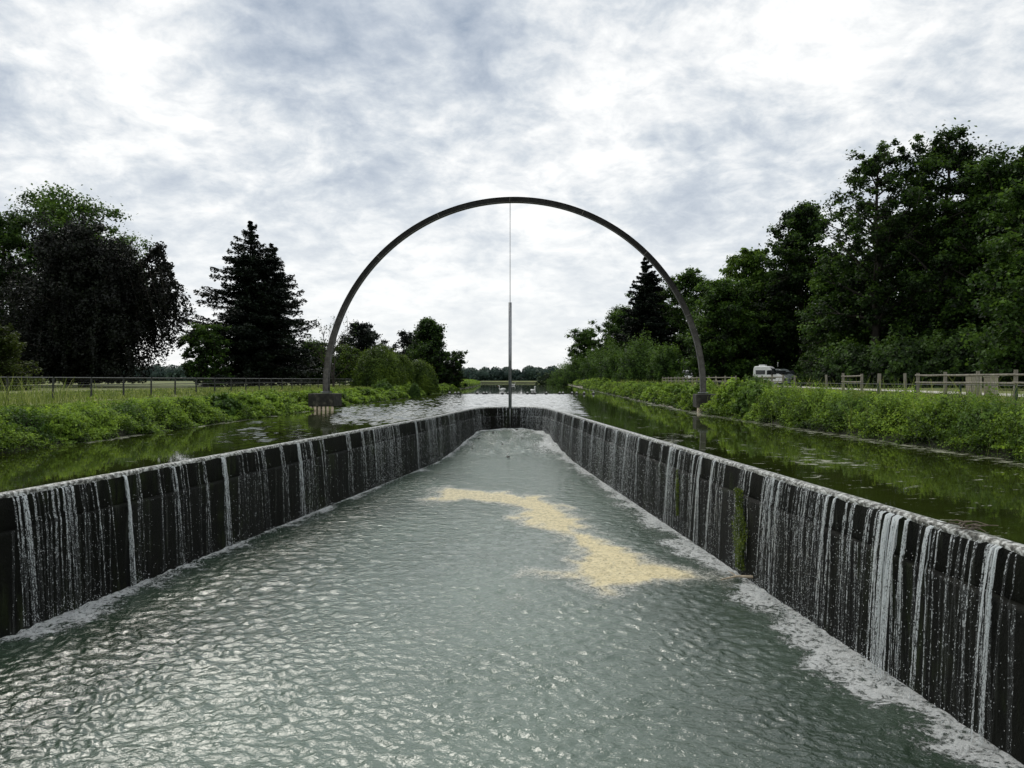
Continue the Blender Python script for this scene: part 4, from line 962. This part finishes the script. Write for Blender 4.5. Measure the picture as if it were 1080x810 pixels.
# gravel path
pc = [(10, 22.6), (30, 23.0), (36, 24.2), (50, 26.0), (73, 28.6), (90, 31.5), (110, 35), (130, 36), (170, 33), (260, 30)]
V = []; yy = np.arange(10, 260, 2.0)
for t_ in yy:
    c = float(np.interp(t_, [a for a, b in pc], [b for a, b in pc]))
    for o in (-1.7, -.6, .6, 1.7):
        V.append((c+o+.12*math.sin(t_*.9+o), t_, max(gz(c+o, t_), .85)+.045))
Fq = [(j*4+k, j*4+k+1, (j+1)*4+k+1, (j+1)*4+k) for j in range(len(yy)-1) for k in range(3)]
tag(mesh_np('path', V, Fq, M['gravel_path'], smooth=True), kind='structure')

# ------------------------------------------------------------------ fences
def metal_fence(label, X, y0, y1, bay, top, mat, name, mesh=True, low=.28, r=.03):
    e = empty(name, (0, 0, 0), label, 'fence'); e.location = (X(y0), y0, 0); ys_ = np.arange(y0, y1, bay); ox, oy = X(y0), y0
    rails = {'top': MB(), 'low': MB()}; prev = None; wires = MB()
    for t_ in ys_:
        x = X(t_); g_ = gz(x, t_); mb = MB(); mb.box((x-ox, t_-oy, (g_-.15+top+.02)/2), (.055, .055, top+.02-g_+.15)); mb.build('post', M[mat], e)
        if prev is not None:
            for key, z in (('top', top), ('low', top-low)):
                rails[key].tube([(prev[0]-ox, prev[1]-oy, z), (x-ox, t_-oy, z)], r*.6 if key == 'low' else r*.75, 5)
            if mesh:
                for z in np.arange(top-.72, top-.05, .09): wires.tube([(prev[0]-ox, prev[1]-oy, z), (x-ox, t_-oy, z)], .0035, 3, False)
        prev = (x, t_)
    rails['top'].build('rail', M['rail_grey'] if mesh else M[mat], e); rails['low'].build('rail', M[mat], e)
    if mesh: wires.build('wire_mesh', M[mat], e)
M['rail_grey'] = surf('rail_grey', [(.3, (.05, .05, .05)), (.7, (.13, .13, .13))], 9, .5, .1, .004)
metal_fence('dark metal fence with a pale top rail running along the left meadow', lambda y_: -16.5 if y_ < 60 else float(np.interp(y_, [60, 130], [-16.5, -15.5])), 15.0+.12, 132, 2.5, 1.72, 'dark_metal', 'metal_fence')
metal_fence('low dark green fence with thin posts in the grass along the right bank', lambda y_: float(np.interp(y_, [10, 30, 60, 90], [14.1, 14.0, 14.2, 15.0])), 13.4, 72, 2.66, 1.48, 'green_metal', 'garden_fence', True, .5, .018)
# wooden rail fence posts at X=20
def wpx(px): return 20*F/(px-CX)
def wood_section(pxs, label, two=True, group=None):
    y0 = wpx(pxs[0]); e = empty('wooden_fence', (20, y0, gz(20, y0)), label, 'fence', group); g_ = .85
    rr = random.Random(int(pxs[0])); pr = None
    for px in pxs:
        y_ = wpx(px); h = 1.16+rr.uniform(-.05, .05); mb = MB(); lx = rr.uniform(-.03, .03)
        mb.tube([(0, y_-y0, -.2), (lx*.5, y_-y0, h*.5), (lx, y_-y0, h)], [.085, .08, .075], 9); mb.build('post', M['fence_wood'], e, smooth=False)
        if pr is not None:
            for z in (1.0, .66): 
                mb = MB(); mb.tube([(-.06, pr-y0-.1, z+rr.uniform(-.02, .02)), (-.065, (pr+y_)/2-y0, z-.015), (-.06, y_-y0+.1, z+rr.uniform(-.02, .02))], [.045, .05, .04], 7); mb.build('rail', M['fence_wood'], e)
        pr = y_
wood_section([1124, 1071, 1032, 997, 968], 'weathered wooden rail fence nearest on the right, in front of the slatted bins')
wood_section([909, 889.5], 'short single bay of weathered wooden rail fence between loose posts')
wood_section([826, 814, 804, 795], 'wooden rail fence in front of the camper van')
wood_section([776, 765, 755, 748, 741, 735, 730, 725, 720, 716, 712, 708, 705, 702, 699], 'far wooden rail fence behind the right foot of the arch')
for px, lab in ((955, 'single weathered post right of centre in the gap of the wooden fence'), (927, 'single thick weathered post left in the gap of the wooden fence'), (872, 'single slim weathered post left of the short fence bay'), (838, 'single weathered post standing right of the camper van')):
    y_ = wpx(px); mb = MB(); lx = random.uniform(-.06, .06); rr_ = .10 if px == 927 else .075
    mb.tube([(0, 0, -.2), (lx*.5, 0, .6), (lx, 0, 1.12+random.uniform(-.06, .08))], [rr_, rr_*.97, rr_*.9], 9)
    o = mb.build('fence_post', M['fence_wood']); o.location = (20, y_, gz(20, y_)); tag(o, lab, 'post')
# slatted wooden bins
for x, lab, hh_, w in ((XX(1027, 35), 'left, wider slatted wooden bin behind the rail fence', .95, .44), (XX(1039.5, 35.4), 'right, narrower slatted wooden bin behind the rail fence', .90, .38)):
    e = empty('slatted_bin', (x, 35, gz(x, 35)), lab, 'bin')
    mb = MB()
    for sx, sy, n_ in ((0, -1, 5), (0, 1, 5), (-1, 0, 5), (1, 0, 5)):
        for k in range(n_):
            o = -w/2+(k+.5)*w/n_
            if sy: mb.box((o, sy*w/2, hh_/2), (w/n_*.84, .022, hh_))
            else: mb.box((sx*(w/2+.012), o, hh_/2), (.022, w/n_*.80, hh_-.01))
    mb.build('slats', M['bin_wood'], e)
    mb = MB(); mb.box((0, 0, hh_+.022), (w+.08, w+.08, .04)); mb.build('lid', M['bin_wood'], e, bevel=.005)
    mb = MB(); mb.box((0, 0, hh_*.45), (w-.06, w-.06, hh_*.8)); mb.build('liner', M['black_rubber'], e)

# ------------------------------------------------------------------ vehicles
def side_loft(mb, sections):
    """sections: list of (y, [(x,z)...]) closed rings with equal count, lofted along y"""
    i = len(mb.v); n = len(sections[0][1])
    for y_, pr_ in sections:
        for x, z in pr_: mb.v.append((x, y_, z))
    for j in range(len(sections)-1):
        for k in range(n): mb.f.append((i+j*n+k, i+j*n+(k+1) % n, i+(j+1)*n+(k+1) % n, i+(j+1)*n+k))
    mb.f.append(tuple(i+k for k in range(n))[::-1]); mb.f.append(tuple(i+(len(sections)-1)*n+k for k in range(n)))
def camper(x, y_, rz, label, group, L=5.9, W=2.0, Hh=2.65, wh=True, extra=True):
    # long axis local X, nose at +X
    e = empty('camper_van', (x, y_, gz(x, y_)), label, 'camper van', group, rz)
    pr_ = [(-L/2, .38), (-L/2-.03, 1.2), (-L/2+.02, Hh-.35), (-L/2+.14, Hh-.06), (-L/2+.4, Hh), (L/2-2.0, Hh), (L/2-1.65, Hh-.1), (L/2-.98, 1.52), (L/2-.2, 1.22), (L/2-.03, 1.0), (L/2, .62), (L/2-.06, .36)]
    cxm = 0
    mb = MB(); secs = []
    for (yy_, k, dz) in ((-W/2, .985, -.05), (-W/2+.09, 1, 0), (W/2-.09, 1, 0), (W/2, .985, -.05)):
        secs.append((yy_, [(a*k, .9+(b-.9)*(1+dz if b > 1.4 else 1)) for a, b in pr_]))
    side_loft(mb, secs); paint = M['white_paint'] if wh else M['grey_paint']
    mb.build('body', paint, e, bevel=.03)
    mb = MB(); a = (L/2-1.60, Hh-.22); b = (L/2-1.03, 1.57)
    nx, nz = (a[1]-b[1]), (b[0]-a[0]); ln = math.hypot(nx, nz); nx /= ln; nz /= ln; o = .03
    V_ = [(a[0]+nx*o, -W/2+.2, a[1]+nz*o), (a[0]+nx*o, W/2-.2, a[1]+nz*o), (b[0]+nx*o, W/2-.1, b[1]+nz*o), (b[0]+nx*o, -W/2+.1, b[1]+nz*o)]
    i = len(mb.v); mb.v += V_+[(p[0]-.04*nx, p[1], p[2]-.04*nz) for p in V_]
    mb.f += [(0, 3, 2, 1), (4, 5, 6, 7), (0, 1, 5, 4), (1, 2, 6, 5), (2, 3, 7, 6), (3, 0, 4, 7)]; mb.build('windscreen', M['dark_glass'], e)
    for s in (-1, 1):
        for (x0, x1, z0_, z1_) in ((L/2-1.95, L/2-1.15, 1.42, 1.95), (-L/2+1.9, -L/2+3.0, 1.45, 1.98), (-L/2+.35, -L/2+1.55, 1.45, 1.98)):
            mb = MB(); c = ((x0+x1)/2, s*(W/2+.008), (z0_+z1_)/2)
            if x1 > L/2-1.3:
                mb.prism([(x0, z0_), (x1, z0_), (x1-.42, z1_), (x0, z1_)], s*(W/2)-.02, s*(W/2)+.02)
            else: mb.box(c, (x1-x0, .04, z1_-z0_))
            mb.build('window', M['dark_glass'], e)
        mb = MB(); mb.box((-.3, s*(W/2+.012), .98), (L*.72, .03, .22)); mb.build('stripe', M['stripe'], e)
        for wx in (-L/2+1.15, L/2-1.0):
            wh_ = empty('wheel', (wx, s*(W/2-.13), .34)); wh_.parent = e
            mb = MB(); mb.tube([(0, -.11, 0), (0, .11, 0)], .34, 20); mb.build('tyre', M['black_rubber'], wh_)
            mb = MB(); mb.tube([(0, -.125, 0), (0, .125, 0)], .2, 12); mb.build('rim', M['steel'], wh_)
        mb = MB(); mb.box((L/2-.05, s*(W/2-.28), .92), (.16, .36, .2)); mb.build('headlight', M['lamp'], e, bevel=.02)
        mb = MB(); mb.box((L/2-1.25, s*(W/2+.16), 1.5), (.14, .22, .3)); mb.build('mirror', M['black_rubber'], e, bevel=.02)
    mb = MB(); mb.box((L/2+.02, 0, .52), (.12, W-.15, .24)); mb.build('bumper', M['stripe'], e, bevel=.02)
    mb = MB(); mb.box((L/2-.02, 0, .86), (.1, .9, .14)); mb.build('grille', M['black_rubber'], e)
    if extra:
        mb = MB(); mb.box((-.9, 0, Hh+.09), (.8, .7, .18)); mb.build('roof_hatch', M['white_paint'], e, bevel=.03)
        mb = MB(); mb.tube([(.9, .3, Hh-.05), (.9, .3, Hh+.45)], .025, 6); mb.box((.9, .3, Hh+.45), (.12, .12, .05)); mb.build('aerial', M['white_paint'], e)
    return e
camper(XX(812, 97), 97, math.radians(-38), 'white high roofed camper van with dark windows parked by the wood', None, L=3.7, W=1.7, Hh=2.5)
camper(XX(827, 101), 101, math.radians(-62), 'dark grey van with a teal window parked close behind the white camper van', None, L=3.4, W=1.5, Hh=2.2, wh=False, extra=False)
camper(XX(723, 146), 146, math.radians(-75), 'small far white van seen left of the right arch leg', None, L=4.2, W=1.9, Hh=2.6, extra=False)

# ------------------------------------------------------------------ floats, swans, small things
fx = [474, 480, 483.5, 503, 510, 513, 530, 536, 556, 561, 564, 576, 590, 593.5, 603, 608, 616, 626]
rope = MB(); proto = None
pts = []
for px in fx:
    y_ = 88.0; x = XX(px, y_)
    if proto is None:
        proto = empty('float', (x, y_, 0), 'small dark float with a pale cap in the line across the canal', 'float', 'floats in the line across the canal')
        mb = MB(); mb.blob((0, 0, .06), (.17, .15, .15)); mb.build('body', M['float'], proto, smooth=True)
        mb = MB(); mb.blob((.03, 0, .19), (.11, .10, .07)); mb.build('cap', M['float_cap'], proto, smooth=True)
        kids = list(proto.children)
    else:
        c = proto.copy(); C.objects.link(c); c.location = (x, y_+random.uniform(-.3, .3), 0)
        for kd in kids: k2 = kd.copy(); C.objects.link(k2); k2.parent = c
line = MB(); line.tube([(float(bl(88))-.2, 88, .12)]+[(XX(p, 88), 88, .015) for p in fx]+[(float(br(88))+.2, 88, .15)], .018, 5)
tag(line.build('float_line', M['float']), 'thin rope holding the row of floats across the canal', 'rope')
def swan(px, py, rz, lab):
    x, y_, _ = P(px, py); e = empty('swan', (x, y_, 0), lab, 'swan', rz=rz)
    mb = MB()
    body = [(-.62, .26), (-.45, .22), (-.2, .16), (.15, .14), (.38, .20), (.46, .36), (.40, .52), (.38, .66), (.46, .75), (.56, .74), (.62, .71)]
    rad = [.03, .12, .21, .22, .13, .065, .05, .045, .055, .05, .03]
    mb.tube([(a, 0, b) for a, b in body], rad, 12); o = mb.build('body', M['feather'], e, smooth=True)
    mb = MB(); mb.tube([(.61, 0, .71), (.72, 0, .67)], [.028, .012], 8); mb.build('beak', M['beak'], e, smooth=True)
    for s in (-1, 1):
        mb = MB(); mb.blob((-.18, s*.16, .27), (.36, .08, .15)); mb.build('wing', M['feather'], e, smooth=True)
swan(529.5, 412.2, math.radians(200), 'white swan nearest to the left bank, just beyond the floats')
swan(541.5, 406.5, math.radians(10), 'white swan farther up the canal, beside the line of the hanging rod')
swan(562.5, 413.6, math.radians(60), 'white swan shape standing in for a water glint just behind the middle of the float line')  # added body in place of a bright glint on the water
# driftwood twig at the right wall foot
x0, y0, _ = P(760, 612, -2.0); x1, y1, _ = P(803, 613, -1.98)
mb = MB(); mb.tube([(0, 0, .0), ((x1-x0)*.45, .05, .05), ((x1-x0), (y1-y0)+.05, .07)], [.012, .022, .03], 7); mb.tube([((x1-x0)*.45, .05, .05), ((x1-x0)*.3, .25, .10)], [.014, .006], 6)
o = mb.build('driftwood', M['pile']); o.location = (x0, y0, -1.99); tag(o, 'pale driftwood stick lying against the foot of the right weir wall', 'driftwood')
# twig debris on right crest
ip = idx_from_px(Rp, 'r', 998); q = Rp[int(ip)]
mb = MB()
for k in range(14):
    a = random.uniform(0, 6.28); L = random.uniform(.08, .26); c = (random.uniform(-.1, .1), random.uniform(-.18, .18), random.uniform(.02, .06))
    mb.tube([c, (c[0]+math.cos(a)*L*.5, c[1]+math.sin(a)*L*.5, c[2]+.02), (c[0]+math.cos(a)*L, c[1]+math.sin(a)*L, c[2]+random.uniform(-.02, .04))], [.010, .008, .004], 5)
o = mb.build('twig_tangle', M['debris']); o.location = (q[0]+.06, q[1], .01); tag(o, 'small tangle of twigs caught on the right weir crest', 'twigs')
# stones in the rapids
for k, (px, py) in enumerate([(538, 457), (545, 458), (520, 460), (505, 463), (530, 466), (551, 463), (498, 468), (516, 455), (536, 473)]):
    yb = F*(EYE+1.55)/(py-H0); x = XX(px, yb); mb = MB(); s = random.uniform(.03, .06); mb.blob((0, 0, 0), (s*1.5, s, s*.7), 9, 6, .18)
    o = mb.build('stone', M['stone'], smooth=True); o.location = (x, yb, float(low_z(yb))+.06); tag(o, 'small dark wet stone breaking the rapid at the far end of the basin', 'stone', 'stones in the far rapid')

# ------------------------------------------------------------------ world
w = bpy.data.worlds.new('World'); scene.world = w; w.use_nodes = True
nt = w.node_tree; bg = nt.nodes['Background']
SUN_EL, SUN_AZ = math.radians(52), math.radians(-28)       # azimuth measured from +Y, negative = left
sky = N(nt, 'ShaderNodeTexSky'); sky.sky_type = 'NISHITA'; sky.sun_disc = False; sky.sun_elevation = SUN_EL; sky.sun_rotation = SUN_AZ
tc = N(nt, 'ShaderNodeTexCoord'); sp = N(nt, 'ShaderNodeSeparateXYZ'); nt.links.new(tc.outputs['Generated'], sp.inputs[0])
zc_ = math_(nt, 'ADD', math_(nt, 'MAXIMUM', sp.outputs['Z'], 0.0), .32)
u = math_(nt, 'DIVIDE', sp.outputs['X'], zc_); v = math_(nt, 'DIVIDE', sp.outputs['Y'], zc_)
cb = N(nt, 'ShaderNodeCombineXYZ'); nt.links.new(u, cb.inputs[0]); nt.links.new(v, cb.inputs[1])
cvec = cb.outputs[0]
na = noise(nt, .85, 9, .64, cvec, dist=.1); nb = noise(nt, 4.2, 7, .64, cvec, dist=.35); nd_ = noise(nt, 13.0, 5, .6, cvec, dist=.4)
cl = math_(nt, 'ADD', math_(nt, 'MULTIPLY', na.outputs[0], .50), math_(nt, 'ADD', math_(nt, 'MULTIPLY', nb.outputs[0], .32), math_(nt, 'MULTIPLY', nd_.outputs[0], .18)))
# broad light and dark regions of the overcast
def lobe(px, py, sharp):
    d = Vector(((px-CX)/F, 1, (H0-py)/F)).normalized(); dp = N(nt, 'ShaderNodeVectorMath', operation='DOT_PRODUCT')
    nrm_ = N(nt, 'ShaderNodeVectorMath', operation='NORMALIZE'); nt.links.new(tc.outputs['Generated'], nrm_.inputs[0])
    nt.links.new(nrm_.outputs[0], dp.inputs[0]); dp.inputs[1].default_value = d
    return math_(nt, 'POWER', math_(nt, 'MAXIMUM', dp.outputs['Value'], 0.0), sharp)
acc = math_(nt, 'ADD', math_(nt, 'MULTIPLY', math_(nt, 'SUBTRACT', cl, .5), 1.80), .572)
for (px, py, sh, amp) in ((380, 25, 30, -.11), (90, 40, 40, -.03), (700, 150, 30, -.035), (1000, 60, 30, -.02), (170, 30, 220, .15), (810, 40, 120, .12), (600, 50, 260, .09), (480, 105, 500, .06), (420, 350, 14, .045), (200, 330, 16, .04)):
    acc = math_(nt, 'ADD', acc, math_(nt, 'MULTIPLY', lobe(px, py, sh), amp))
rp = ramp(nt, [(.34, (.36, .43, .53)), (.46, (.54, .60, .68)), (.54, (.70, .75, .80)), (.62, (.92, .94, .95)), (.70, (1.12, 1.12, 1.10))])
nt.links.new(acc, rp.inputs[0])
# low horizon haze
hz_ = mrange(nt, sp.outputs['Z'], 0.0, .30, .75, 0.0)
ccol = mixc(nt, hz_, rp.outputs[0], (.97, .99, 1.0))
sk = N(nt, 'ShaderNodeVectorMath', operation='SCALE'); sk.inputs['Scale'].default_value = .10; nt.links.new(sky.outputs[0], sk.inputs[0])
fin = mixc(nt, .94, sk.outputs[0], ccol)
nt.links.new(fin, bg.inputs[0]); bg.inputs[1].default_value = 1.0
sun = bpy.data.lights.new('sun', 'SUN'); sun.energy = 1.5; sun.angle = math.radians(28); sun.color = (1, .95, .86)
so = bpy.data.objects.new('sun', sun); C.objects.link(so)
dv = Vector((math.sin(SUN_AZ)*math.cos(SUN_EL), math.cos(SUN_AZ)*math.cos(SUN_EL), math.sin(SUN_EL)))
so.rotation_euler = dv.to_track_quat('Z', 'Y').to_euler(); so.location = dv*50

# ------------------------------------------------------------------ camera and view
cam = bpy.data.cameras.new('camera'); co = bpy.data.objects.new('camera', cam); C.objects.link(co)
co.location = (0, 0, EYE); co.rotation_euler = (math.radians(90), 0, 0)
cam.sensor_width = 36; cam.lens = 36*F/1080; cam.shift_y = -(405-H0)/1080; cam.clip_end = 6000; cam.clip_start = .05
scene.camera = co
scene.view_settings.view_transform = 'Standard'; scene.view_settings.look = 'None'; scene.view_settings.exposure = 0
